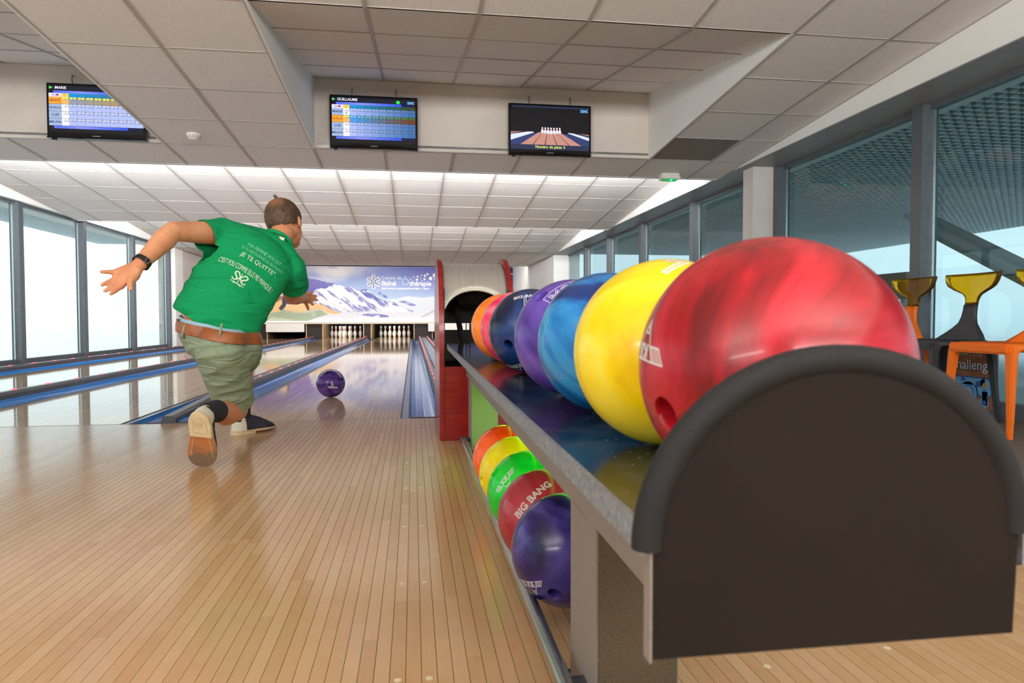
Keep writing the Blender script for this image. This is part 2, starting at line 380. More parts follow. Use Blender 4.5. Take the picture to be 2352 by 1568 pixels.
struct(MB().box((-4.7, 20.4, -.3), (4.7, 20.6, 2.95)).build('wall_back', M['pit']))
struct(MB().box((-4.7, -9.2, -.2), (4.7, -9.0, 2.95)).build('wall_rear', M['white']))

# glass
def glassmat(name, tint, refl):
    m = bpy.data.materials.new(name); m.use_nodes = True; nt = m.node_tree; nt.nodes.clear()
    out = nt.nodes.new('ShaderNodeOutputMaterial'); mx = nt.nodes.new('ShaderNodeMixShader'); tr = nt.nodes.new('ShaderNodeBsdfTransparent'); gl = nt.nodes.new('ShaderNodeBsdfGlossy')
    fr = nt.nodes.new('ShaderNodeFresnel'); fr.inputs[0].default_value = refl; gl.inputs['Roughness'].default_value = .01; tr.inputs[0].default_value = (*tint, 1)
    ge = nt.nodes.new('ShaderNodeNewGeometry'); ml = nt.nodes.new('ShaderNodeMath'); ml.operation = 'SUBTRACT'; ml.use_clamp = True   # only the outer face of a pane reflects
    nt.links.new(fr.outputs[0], ml.inputs[0]); nt.links.new(ge.outputs['Backfacing'], ml.inputs[1]); nt.links.new(ml.outputs[0], mx.inputs[0]); nt.links.new(tr.outputs[0], mx.inputs[1]); nt.links.new(gl.outputs[0], mx.inputs[2]); nt.links.new(mx.outputs[0], out.inputs[0])
    return m
M['glassL'] = glassmat('clear_window_glass', (.93, .985, .98), 1.45)
M['glassR'] = glassmat('teal_tinted_glass', (.66, .775, .79), 1.5)
wn_ = [0]
def window(side, ya, yb, zb, zt, mull=True):
    """one bay between mullion centres ya..yb"""
    wn_[0] += 1
    if side == 'L': xi, xo, xg = -4.17, -4.28, -4.25; gl = M['glassL']; sd = 1
    else: xi, xo, xg = 4.0, 4.12, 4.09; gl = M['glassR']; sd = -1
    lo, hi = min(xi, xo), max(xi, xo)
    b = MB()
    b.box((lo, ya - .05, zb - .1), (hi, ya + .05, zt))
    b.box((min(xg - .03, xg + .03), ya + .05, zb - .1), (max(xg - .03, xg + .03), yb - .05, zb)).box((xg - .03, ya + .05, zt - .035), (xg + .03, yb - .05, zt))
    r = struct(b.build('window_%d' % wn_[0], M['greymetal']))
    MB().box((xg - .006, ya + .05, zb), (xg + .006, yb - .05, zt - .035)).build('pane', gl, r)
    q = MB()
    for yy in (ya + .058, yb - .058): q.box((xg + sd * .008 - .008, yy - .008, zb), (xg + sd * .008 + .008, yy + .008, zt - .035))
    q.build('glazing_bead', M['alu'], r)
    MB().box((lo, ya - .05, -.05), (hi, yb - .05, zb - .1)).build('sill_panel', M['greymetal'], r)
ys = [-8.8, -7.05, -5.3, -3.55, -1.8, -.05, 1.6, 3.33, 5.08, 6.74, 8.55, 10.3, 10.5]
for a, b in zip(ys[:-1], ys[1:]):
    if b - a > .5: window('L', a, b, .11, SL)
struct(MB().box((-4.28, 10.25, 0), (-4.17, 10.35, SL)).build('trim_6', M['greymetal']))
ys = [-8.7, -6.95, -5.2, -3.45, -1.7, .06, 1.90, 3.88, 5.80, 7.55, 9.2, 10.95]
for a, b in zip(ys[:-1], ys[1:]): window('R', a, b, .10, SR)
# ------------------------------------------------------------------ outside
struct(MB().box((-60, -40, -.5), (-4.62, 60, -.35)).build('ground', M['snow']))
struct(MB().box((4.36, -40, -.5), (60, 60, -.12)).build('ground', M['snow']))
M['mesh'] = mat('galvanised_mesh', srgb(206, 216, 218), .5)
def mesh_canopy(x0, x1, y0, y1, z, lab, dx=.107, dy=.107):
    b = MB(); q = x0; t = .005
    while q <= x1: b.box((q - t, y0, z), (q + t, y1, z + .022)); q += dx
    q = y0
    while q <= y1: b.box((x0, q - t, z), (x1, q + t, z + .022)); q += dy
    r = empty('mesh_canopy', ((x0 + x1) / 2, (y0 + y1) / 2, z)); tag(r, lab, 'canopy')
    o = b.build('metal_mesh', M['mesh'], r); o['kind'] = 'stuff'; o.location = (-(x0 + x1) / 2, -(y0 + y1) / 2, -z)
    o = MB().box((x0, y0, z + .25), (x1, y1, z + .33)).build('deck', mat('dark_deck_' + ('right' if x0 > 0 else 'left'), srgb(96, 108, 112) if x0 > 0 else srgb(200, 206, 208), .8), r); o.location = (-(x0 + x1) / 2, -(y0 + y1) / 2, -z)
mesh_canopy(4.4, 11.5, -3, 13.0, 2.25, 'expanded metal canopy outside the right windows')
mesh_canopy(-6.6, -4.6, 2.0, 13.0, 2.35, 'expanded metal canopy outside the left windows')
r = empty('steel_brace', (5.6, 0, 0)); tag(r, 'slanting grey steel beam outside behind the chairs', 'beam')
br = MB()
def beam(b, p, q, wd, th):
    p, q = Vector(p), Vector(q); d = (q - p).normalized(); s = d.cross(Vector((1, 0, 0))).normalized(); n = Vector((1, 0, 0))
    b.hexa([p - s * wd - n * th, p + s * wd - n * th, p + s * wd + n * th, p - s * wd + n * th, q - s * wd - n * th, q + s * wd - n * th, q + s * wd + n * th, q - s * wd + n * th])
beam(br, (0, 1.95, 1.55), (0, -.9, .1), .08, .06); br.build('web', mat('grey_steel', srgb(168, 176, 178), .6), r)
bf = MB(); beam(bf, (-.07, 2.02, 1.62), (-.07, -.84, .17), .02, .1); bf.build('flange', mat('grey_steel_light', srgb(190, 196, 197), .6), r)
r = empty('timber_balcony', (9.6, 8.3, -.12)); tag(r, 'brown timber balcony outside beyond the right glass', 'balcony')
MB().box((-.15, -1.2, 1.08), (.15, 1.3, 1.56)).build('parapet', noisy('weathered_timber', srgb(118, 98, 80), srgb(136, 115, 94), 3, .8, (1, 1, 14)), r)
for yy in (-1.0, 1.1): MB().box((-.06, yy - .06, 0), (.06, yy + .06, 1.08)).build('post', mat('grey_post', srgb(150, 156, 158), .6), r)
struct(MB().prism([(11.6, -.13), (60, -.13), (60, 5.5), (32, 3.6), (18, .9)], 'y', -40, 60).build('ground', M['snow']))

# ------------------------------------------------------------------ text helpers
def text_mesh(body, size, align='CENTER', res=3, shear=0, offset=0):
    c = bpy.data.curves.new('lettering', 'FONT'); c.body = body; c.size = size; c.align_x = align; c.align_y = 'CENTER'; c.resolution_u = res; c.shear = shear; c.offset = offset; c.fill_mode = 'FRONT'
    o = bpy.data.objects.new('lettering', c); COL.objects.link(o)
    dg = bpy.context.evaluated_depsgraph_get(); me = bpy.data.meshes.new_from_object(o.evaluated_get(dg))
    bpy.data.objects.remove(o); bpy.data.curves.remove(c)
    return me
def tm(body, size, **k):
    me = text_mesh(body, size, **k); v = [(a.co.x, a.co.y) for a in me.vertices]; f = [tuple(p.vertices) for p in me.polygons]; bpy.data.meshes.remove(me); return v, f
def outline(body, size, width, **k):
    """letters as thin outline strokes: list of 2D segments"""
    v, f = tm(body, size, **k); cnt = {}
    for q in f:
        for i in range(len(q)):
            e = tuple(sorted((q[i], q[(i + 1) % len(q)]))); cnt[e] = cnt.get(e, 0) + 1
    # text fills may repeat vertices: merge by position
    key = {}; 
    segs = [(v[a], v[b]) for (a, b), n in cnt.items() if n == 1]
    c2 = {}
    for a, b in segs:
        kk = tuple(sorted(((round(a[0], 6), round(a[1], 6)), (round(b[0], 6), round(b[1], 6))))); c2[kk] = c2.get(kk, 0) + 1
    return [k_ for k_, n in c2.items() if n == 1]
def strokes(segs, wd, step=.006):
    """segments -> quads (2D verts, faces)"""
    vs, fs = [], []
    for a, b in segs:
        a = Vector(a); b = Vector(b); d = b - a; L = d.length
        if L < 1e-6: continue
        d /= L; n = Vector((-d.y, d.x)) * wd / 2; m = max(1, int(L / step)); a2 = a - d * wd / 2; L2 = L + wd; base = len(vs)
        for i in range(m + 1):
            p = a2 + d * (L2 * i / m); vs += [tuple(p + n), tuple(p - n)]
        for i in range(m): fs.append((base + 2 * i, base + 2 * i + 1, base + 2 * i + 3, base + 2 * i + 2))
    return vs, fs
def place2d(vf, o, ux, uy, off=0):
    """2D verts onto a plane"""
    o, ux, uy = Vector(o), Vector(ux), Vector(uy); n = ux.cross(uy)
    return [tuple(o + ux * a + uy * b + n * off) for a, b in vf[0]], vf[1]
def rect(x0, y0, x1, y1): return ([(x0, y0), (x1, y0), (x1, y1), (x0, y1)], [(0, 1, 2, 3)])
def flatobj(name, parts, m, parent, o, ux, uy, off):
    b = MB()
    for vf in parts:
        v, f = place2d(vf, o, ux, uy, off); b.add(v, f)
    me = bpy.data.meshes.new(name); me.from_pydata(b.v, [], b.f); me.update()
    return newobj(name, me, m, parent)

def letters(vf):
    """split a text fill into single letters (accents stay with their letter)"""
    v, f = vf; par = list(range(len(v)))
    def find(a):
        while par[a] != a: par[a] = par[par[a]]; a = par[a]
        return a
    for q in f:
        for k in q[1:]: par[find(k)] = find(q[0])
    isl = {}
    for q in f: isl.setdefault(find(q[0]), []).append(q)
    grp = []
    for fs in isl.values():
        xs = [v[k][0] for q in fs for k in q]; grp.append([min(xs), max(xs), fs])
    grp.sort(key=lambda g: g[0]); out = []
    for g in grp:
        if out and g[0] < out[-1][1] - .45 * min(g[1] - g[0], out[-1][1] - out[-1][0]): out[-1][1] = max(out[-1][1], g[1]); out[-1][2] = out[-1][2] + g[2]
        else: out.append(g)
    res = []
    for a, b, fs in out:
        ids = sorted({k for q in fs for k in q}); mp = {k: i for i, k in enumerate(ids)}; res.append(([v[k] for k in ids], [tuple(mp[k] for k in q) for q in fs]))
    return res
def lettering(vf, m, parent, o, ux, uy, off):
    for l in letters(vf): flatobj('letter', [l], m, parent, o, ux, uy, off)

# ------------------------------------------------------------------ mural
def vnoise(shape, fx, fy, seed):
    rs = np.random.RandomState(seed); g = rs.rand(int(fy) + 3, int(fx) + 3); h, wd = shape
    yy = np.linspace(0, fy, h)[:, None]; xx = np.linspace(0, fx, wd)[None, :]
    y0 = yy.astype(int); x0 = xx.astype(int); ty = yy - y0; tx = xx - x0; ty = ty * ty * (3 - 2 * ty); tx = tx * tx * (3 - 2 * tx)
    return (g[y0, x0] * (1 - tx) + g[y0, x0 + 1] * tx) * (1 - ty) + (g[y0 + 1, x0] * (1 - tx) + g[y0 + 1, x0 + 1] * tx) * ty
def fbm(shape, fx, fy, seed, oc=4):
    return sum(vnoise(shape, fx * 2 ** i, fy * 2 ** i, seed + i) * .5 ** i for i in range(oc)) / sum(.5 ** i for i in range(oc))
PX0, PX1, PY0, PY1 = 585., 1192., 612., 737.
NXm, NYm = 860, 180
gxp, gyp = np.meshgrid(np.linspace(PX0, PX1, NXm), np.linspace(PY1, PY0, NYm))
sh = gxp.shape
def mixc(img, mask, col): 
    mask = np.clip(mask, 0, 1)[..., None]; img[:] = img * (1 - mask) + np.array(col)[None, None] / 255. * mask
def poly_mask(pts, soft=.6):
    inside = np.zeros(sh, bool); n = len(pts)
    for i in range(n):
        (x1, y1), (x2, y2) = pts[i], pts[(i + 1) % n]
        c = ((y1 > gyp) != (y2 > gyp)); 
        with np.errstate(divide='ignore', invalid='ignore'): xi = (x2 - x1) * (gyp - y1) / ((y2 - y1) if y2 != y1 else 1e-9) + x1
        inside ^= c & (gxp < xi)
    return inside.astype(float)
def ridge(pts): 
    xs, ys_ = zip(*pts); return np.interp(gxp, xs, ys_)
img = np.zeros(sh + (3,))
tt = np.clip((gyp - 612) / 75, 0, 1)
img[:] = (np.array([122, 136, 206]) / 255) * (1 - tt)[..., None] + (np.array([188, 212, 236]) / 255) * tt[..., None]
mixc(img, np.clip((gxp - 880) / 130, 0, .8) * (1 - tt), (96, 92, 180))
cl = fbm(sh, 7, 3, 3); mixc(img, np.clip((cl - .42) * 4, 0, 1) * np.exp(-((gxp - 765) / 75) ** 2) * np.clip(1.2 - tt * 1.1, 0, 1), (246, 242, 240))
mixc(img, np.clip((cl - .5) * 4, 0, 1) * .35 * np.clip((840 - gxp) / 60, 0, 1), (240, 242, 246))
far = gyp > ridge([(585, 690), (860, 688), (900, 684), (930, 678), (960, 681), (1000, 677), (1060, 684), (1192, 680)]) + fbm(sh, 40, 4, 9) * 4
mixc(img, far * .8, (238, 240, 244))
# big purple slope on the left
r1 = ridge([(585, 622), (640, 628), (697, 637), (720, 643), (745, 648), (765, 653), (790, 664), (830, 690), (870, 720)]) + (fbm(sh, 90, 3, 21) - .5) * 4
m1 = (gyp > r1); mixc(img, m1, (122, 116, 190)); mixc(img, m1 * np.clip((fbm(sh, 160, 60, 31) - .45) * 5, 0, 1) * .5, (96, 90, 168))
mixc(img, m1 * np.clip((gyp - 652) / 14, 0, 1), (104, 98, 186))
# snowy ridge
r2 = ridge([(700, 700), (712, 672), (722, 664), (745, 662), (765, 652), (785, 658), (800, 660), (815, 668), (835, 665), (850, 675), (870, 686), (905, 705), (950, 716), (1000, 718), (1192, 716)]) + (fbm(sh, 70, 3, 41) - .5) * 5
m2 = (gyp > r2); mixc(img, m2, (243, 243, 247))
str_ = fbm(sh, 46, 20, 51); shx = np.roll(str_, 0)
dia = vnoise(sh, 60, 14, 77)
u = (gxp - (gyp - 640) * 1.1); v_u = gyp + gxp * .35; rs_ = np.random.RandomState(5)
def rnoise(su, sv, seed):
    g = np.random.RandomState(seed).rand(64, 64); a = (u * su) % 63; b_ = (v_u * sv) % 63; i, j = a.astype(int), b_.astype(int); fa_, fb_ = a - i, b_ - j; fa_ = fa_ * fa_ * (3 - 2 * fa_); fb_ = fb_ * fb_ * (3 - 2 * fb_)
    return (g[i, j] * (1 - fa_) + g[i + 1, j] * fa_) * (1 - fb_) + (g[i, j + 1] * (1 - fa_) + g[i + 1, j + 1] * fa_) * fb_
ph = rnoise(.11, .035, 1) * .45 + rnoise(.24, .09, 2) * .3 + rnoise(.6, .25, 3) * .15 + str_ * .12
mixc(img, m2 * np.clip((ph - .56) * 8, 0, 1) * np.clip((722 - gyp) / 12, 0, 1) * .85, (112, 118, 190))
# dark crag
nzm = np.clip((fbm(sh, 60, 24, 15) - .36) * 6, 0, 1); cr_ = poly_mask([(818, 668), (826, 664), (836, 664), (846, 672), (858, 682), (872, 690), (858, 691), (846, 687), (832, 680)]); mixc(img, cr_ * .85 * nzm, (86, 94, 178))
mixc(img, poly_mask([(856, 671), (864, 670), (876, 677), (885, 685), (872, 682)]) * .85 * nzm, (92, 98, 180))
mixc(img, poly_mask([(880, 692), (892, 690), (906, 700), (912, 705), (896, 701)]) * .8 * nzm, (96, 104, 184))
mixc(img, poly_mask([(904, 692), (918, 690), (930, 693), (950, 701), (938, 704), (925, 698)]) * .8 * nzm, (104, 112, 188))
# foreground snow
lo = gyp > ridge([(585, 712), (730, 716), (800, 716), (870, 714), (1000, 716), (1192, 714)]) + fbm(sh, 24, 3, 61) * 3
mixc(img, lo, (232, 233, 240)); mixc(img, poly_mask([(808, 722), (840, 720), (870, 722), (900, 728), (870, 729), (845, 727)]) * .8 * nzm, (92, 98, 176))
mixc(img, poly_mask([(935, 738), (960, 722), (985, 708), (1005, 700), (1192, 690), (1192, 738)]) * .9, (236, 236, 240))
mixc(img, poly_mask([(958, 728), (980, 716), (1000, 706), (1002, 709), (984, 720), (966, 729)]) * .5, (170, 174, 200))
# bather in the pool, lower left
wat = poly_mask([(585, 738), (585, 708), (640, 711), (690, 711), (735, 713), (748, 722), (720, 730), (700, 738)])
mixc(img, wat, (172, 188, 158)); wn2 = fbm(sh, 30, 10, 81); mixc(img, wat * np.clip((wn2 - .5) * 6, 0, 1) * .9, (206, 214, 190)); mixc(img, wat * np.clip((fbm(sh, 16, 8, 91) - .55) * 7, 0, 1), (106, 150, 132))
mixc(img, poly_mask([(585, 690), (612, 676), (626, 678), (625, 692), (600, 716), (585, 716)]) * .9, (238, 236, 238))
hair_ = poly_mask([(646, 658), (655, 655), (660, 672), (658, 690), (653, 705), (643, 713), (637, 708), (646, 694), (648, 676)]); mixc(img, hair_, (66, 56, 54))
mixc(img, poly_mask([(622, 678), (645, 656), (653, 658), (655, 672), (648, 676), (646, 686), (634, 695), (625, 690)]), (250, 214, 160))
mixc(img, poly_mask([(625, 681), (646, 680), (646, 686), (632, 696), (625, 690)]), (176, 112, 70))
mixc(img, poly_mask([(600, 712), (616, 702), (624, 692), (634, 695), (645, 688), (646, 698), (638, 708), (642, 715), (615, 720), (600, 718)]), (248, 204, 146))
mixc(img, poly_mask([(608, 705), (618, 700), (626, 694), (622, 700), (612, 706)]), (60, 46, 44))
mixc(img, poly_mask([(649, 708), (660, 699), (690, 697), (703, 700), (702, 711), (670, 712), (652, 713)]), (250, 208, 150))
mixc(img, poly_mask([(655, 711), (700, 710), (698, 719), (672, 718)]) * .8, (246, 210, 150))
mixc(img, poly_mask([(700, 700), (722, 697), (740, 702), (760, 714), (778, 719), (765, 722), (745, 719), (738, 712), (700, 711)]), (246, 200, 142))
# deep blue frame panel at the right end
mixc(img, gxp > 1130, (46, 40, 118))
mur = empty('mural', (0, 17.42, .5)); tag(mur, 'printed mural of snowy mountains and a bather above the pins', 'mural')
ZX = lambda px: -4.129 + (px - 585) * (3.922 + 4.129) / (1190 - 585)
ZZ = lambda py: .535 + (738 - py) * (2.199 - .535) / (738 - 613)
vx = ZX(gxp).ravel(); vz = ZZ(gyp).ravel(); vv = np.stack([vx, np.zeros_like(vx) - .03, vz - .5], 1)
idx = np.arange(NXm * NYm).reshape(NYm, NXm); q = np.stack([idx[:-1, :-1], idx[:-1, 1:], idx[1:, 1:], idx[1:, :-1]], -1).reshape(-1, 4)
me = bpy.data.meshes.new('mural_print'); me.vertices.add(len(vv)); me.vertices.foreach_set('co', vv.ravel()); me.loops.add(q.size); me.loops.foreach_set('vertex_index', q.ravel().astype(np.int32))
me.polygons.add(len(q)); me.polygons.foreach_set('loop_start', np.arange(0, q.size, 4, dtype=np.int32)); me.update()
ca = me.color_attributes.new('print', 'FLOAT_COLOR', 'POINT'); lin = np.where(img <= .04045, img / 12.92, ((img + .055) / 1.055) ** 2.4); ca.data.foreach_set('color', np.concatenate([lin.reshape(-1, 3), np.ones((NXm * NYm, 1))], 1).ravel())
pm_ = mat('mural_ink', (1, 1, 1), .45); t = NT(pm_); at = t.n('ShaderNodeVertexColor', layer_name='print'); t.l(at.outputs[0], t.b.inputs['Base Color'])
newobj('print', me, pm_, mur)
MB().box((-4.13, -.028, .0), (3.93, .02, 1.72)).build('backing_board', M['white'], mur)
MW = mat('white_lettering', srgb(248, 248, 250), .5)
UX, UY = (1, 0, 0), (0, 0, 1)
def mp_(px, py): return (ZX(px), -.034, ZZ(py) - .5)
S1 = (ZX(1) - ZX(0)); 
lettering(tm('Centre de', 11.2 * S1, align='LEFT'), MW, mur, mp_(869, 637.5), UX, UY, 0)
lettering(tm('Balné', 15.2 * S1, align='LEFT', offset=.006), MW, mur, mp_(869, 650.5), UX, UY, 0)
lettering(tm('Ô', 23 * S1, align='LEFT', offset=.002), mat('pale_blue_lettering', srgb(176, 214, 240), .5), mur, mp_(914, 647), UX, UY, 0)
lettering(tm('thérapie', 15.2 * S1, align='LEFT', offset=.006), MW, mur, mp_(933, 650.5), UX, UY, 0)
flatobj('lettering', [tm('Saint François Longchamp/Montgellafrey - Savoie', 5.6 * S1, align='LEFT', offset=.004)], MW, mur, mp_(869, 662), UX, UY, 0)
for bx_, by_, br_ in ((936, 640, 1.4), (943, 635, 1.7), (950, 641, 2.7), (952, 634, 2.3), (959, 638, 1.3), (961, 631, 1.5), (969, 632, 2.9), (975, 628, 2.6), (968, 640, 2.5), (982, 638, 4.3), (992, 631, 5.2), (962, 644, 1.2), (991, 640, 1.3)):
    flatobj('bubble', [([(br_ * S1 * math.cos(2 * PI * k / 20), br_ * S1 * math.sin(2 * PI * k / 20)) for k in range(20)], [tuple(range(20))])], MW, mur, mp_(bx_, by_), UX, UY, .001)
sg = []
for k in range(6):
    a = PI / 2 + k * PI / 3; d = Vector((math.cos(a), math.sin(a)))
    sg.append(((0, 0), tuple(d * 16 * S1)))
    for rr, ll in ((5, 4), (9, 5.5), (13, 4)):
        for s in (1, -1):
            e = Vector((math.cos(a + s * .85), math.sin(a + s * .85))); sg.append((tuple(d * rr * S1), tuple(d * rr * S1 + e * ll * S1)))
flatobj('snowflake', [strokes(sg, 2.0 * S1, 1)], MW, mur, mp_(850.5, 646.5), UX, UY, 0)
fr = [((ZX(1140) - ZX(1163), 0), (ZX(1186) - ZX(1163), 0)), ((ZX(1186) - ZX(1163), 0), (ZX(1186) - ZX(1163), -1.25)), ((ZX(1140) - ZX(1163), 0), (ZX(1140) - ZX(1163), -1.25)), ((ZX(1140) - ZX(1163), -1.25), (ZX(1186) - ZX(1163), -1.25))]
flatobj('frame_line', [strokes(fr, .03, 9)], MW, mur, mp_(1163, 626), UX, UY, 0)
# light strip below the mural
ls = empty('light_strip', (0, 17.315, .5)); tag(ls, 'row of small white lights under the mural', 'light strip')
MB().box((-4.13, -.01, -.045), (3.93, .05, .012)).build('housing', mat('cream_strip', srgb(226, 216, 196), .5), ls)
b = MB()
xx = -4.1
while xx < 3.9:
    b.box((xx, -.016, .016), (xx + .038, -.006, .038)); xx += .0665
o = b.build('bulbs', mat('white_led', (1, 1, 1), .4, emit=(.95, .97, 1), es=2.2), ls); o.data.materials[0].cycles.emission_sampling = 'NONE'; o['kind'] = 'stuff'

# ------------------------------------------------------------------ pin decks
WD = noisy('kickback_wood', srgb(120, 98, 74), srgb(140, 116, 90), 3, .6, (1, 1, 8)); WL = mat('pale_wood_edge', srgb(226, 190, 140), .5); DB = mat('dark_brown_post', srgb(52, 42, 36), .6)
for xc, wd_, lab in ((-.795, .13, 'pale edged wooden partition between the two sets of standing pins'), (-2.385, .26, 'wooden partition beside the white pin cover on the left'), (.92, .30, 'wooden partition behind the right lane and red hood'), (-3.98, .22, 'wooden partition at the far left end of the lanes'), (2.6, .3, 'wooden partition at the far right end of the lanes')):
    r = empty('pin_partition', (xc, 17.46, 0)); tag(r, lab, 'partition', 'pin deck partitions')
    MB().box((-wd_, 0, -.1), (-wd_ + .03, 2.1, .9)).build('side_board', WD, r); MB().box((wd_ - .03, 0, -.1), (wd_, 2.1, .9)).build('side_board', WD, r)
    MB().box((-wd_, -.02, -.02), (-wd_ + .03, 0, .6)).build('front_edge', WL, r); MB().box((wd_ - .03, -.02, -.02), (wd_, 0, .6)).build('front_edge', WL, r)
    MB().box((-wd_ + .03, .05, -.1), (wd_ - .03, .09, .9)).build('front_board', DB, r)
struct(MB().box((-4.2, 19.7, -.3), (3.0, 19.75, 1.2)).build('wall_pit', M['pit']))
struct(MB().box((-4.2, 17.5, .9), (3.75, 20, .95)).build('ceiling', M['pit']))
PW = mat('pin_white', srgb(240, 236, 226), .25, coat=.3); PR = mat('pin_red', srgb(190, 30, 40), .3)
prof = [(0, 0), (.0258, 0), (.029, .003), (.036, .025), (.046, .06), (.0545, .095), (.0605, .114), (.0595, .135), (.053, .165), (.042, .195), (.031, .22), (.025, .24), (.0233, .254), (.0238, .27), (.0265, .29), (.0305, .315), (.0324, .338), (.030, .358), (.022, .373), (.010, .380), (0, .381)]
pinm = MB().lathe(prof, 20).mesh('pin_body'); pinm.materials.append(PW); pinm.shade_smooth()
strm = MB().lathe([(.0262, .234), (.0252, .240), (.0245, .246)], 20).lathe([(.0244, .262), (.0247, .268), (.0256, .276)], 20).mesh('neck_stripe'); strm.materials.append(PR); strm.shade_smooth()
for o_, vs in ((strm, None),):
    for v in o_.vertices: v.co.x *= 1.02; v.co.y *= 1.02
RN = {1: ['head pin in front'], 2: ['second row left pin', 'second row right pin'], 3: ['third row left pin', 'third row middle pin', 'third row right pin'], 4: ['back row left corner pin', 'back row inner left pin', 'back row inner right pin', 'back row right corner pin']}
for lx, lnm in ((0, 'of the rack under the lettering at right'), (-1.59, 'of the rack left of the lettering, near bowler')):
    for row in range(1, 5):
        for k in range(row):
            r = empty('bowling_pin', (lx + (k - (row - 1) / 2) * .3048, 18.288 + (row - 1) * .264, 0)); tag(r, 'white ' + RN[row][k] + ' ' + lnm, 'bowling pin', 'standing bowling pins')
            link(bpy.data.objects.new('body', pinm), r); link(bpy.data.objects.new('neck_stripe', strm), r)
CW = mat('white_sweep_board', srgb(252, 250, 244), .5)
for xa, xb, lab in ((-3.78, -2.66, 'white board lowered over the left lane pins'), (1.07, 2.36, 'white board lowered over the lane behind the red hood')):
    r = empty('pin_cover', ((xa + xb) / 2, 17.27, .2)); tag(r, lab, 'board', 'lowered pin covers')
    hw = (xb - xa) / 2; MB().box((-hw, 0, .015), (hw, .02, .26)).build('board', CW, r); MB().box((-hw, -.004, 0), (hw, .022, .015)).build('lower_edge', DB, r)
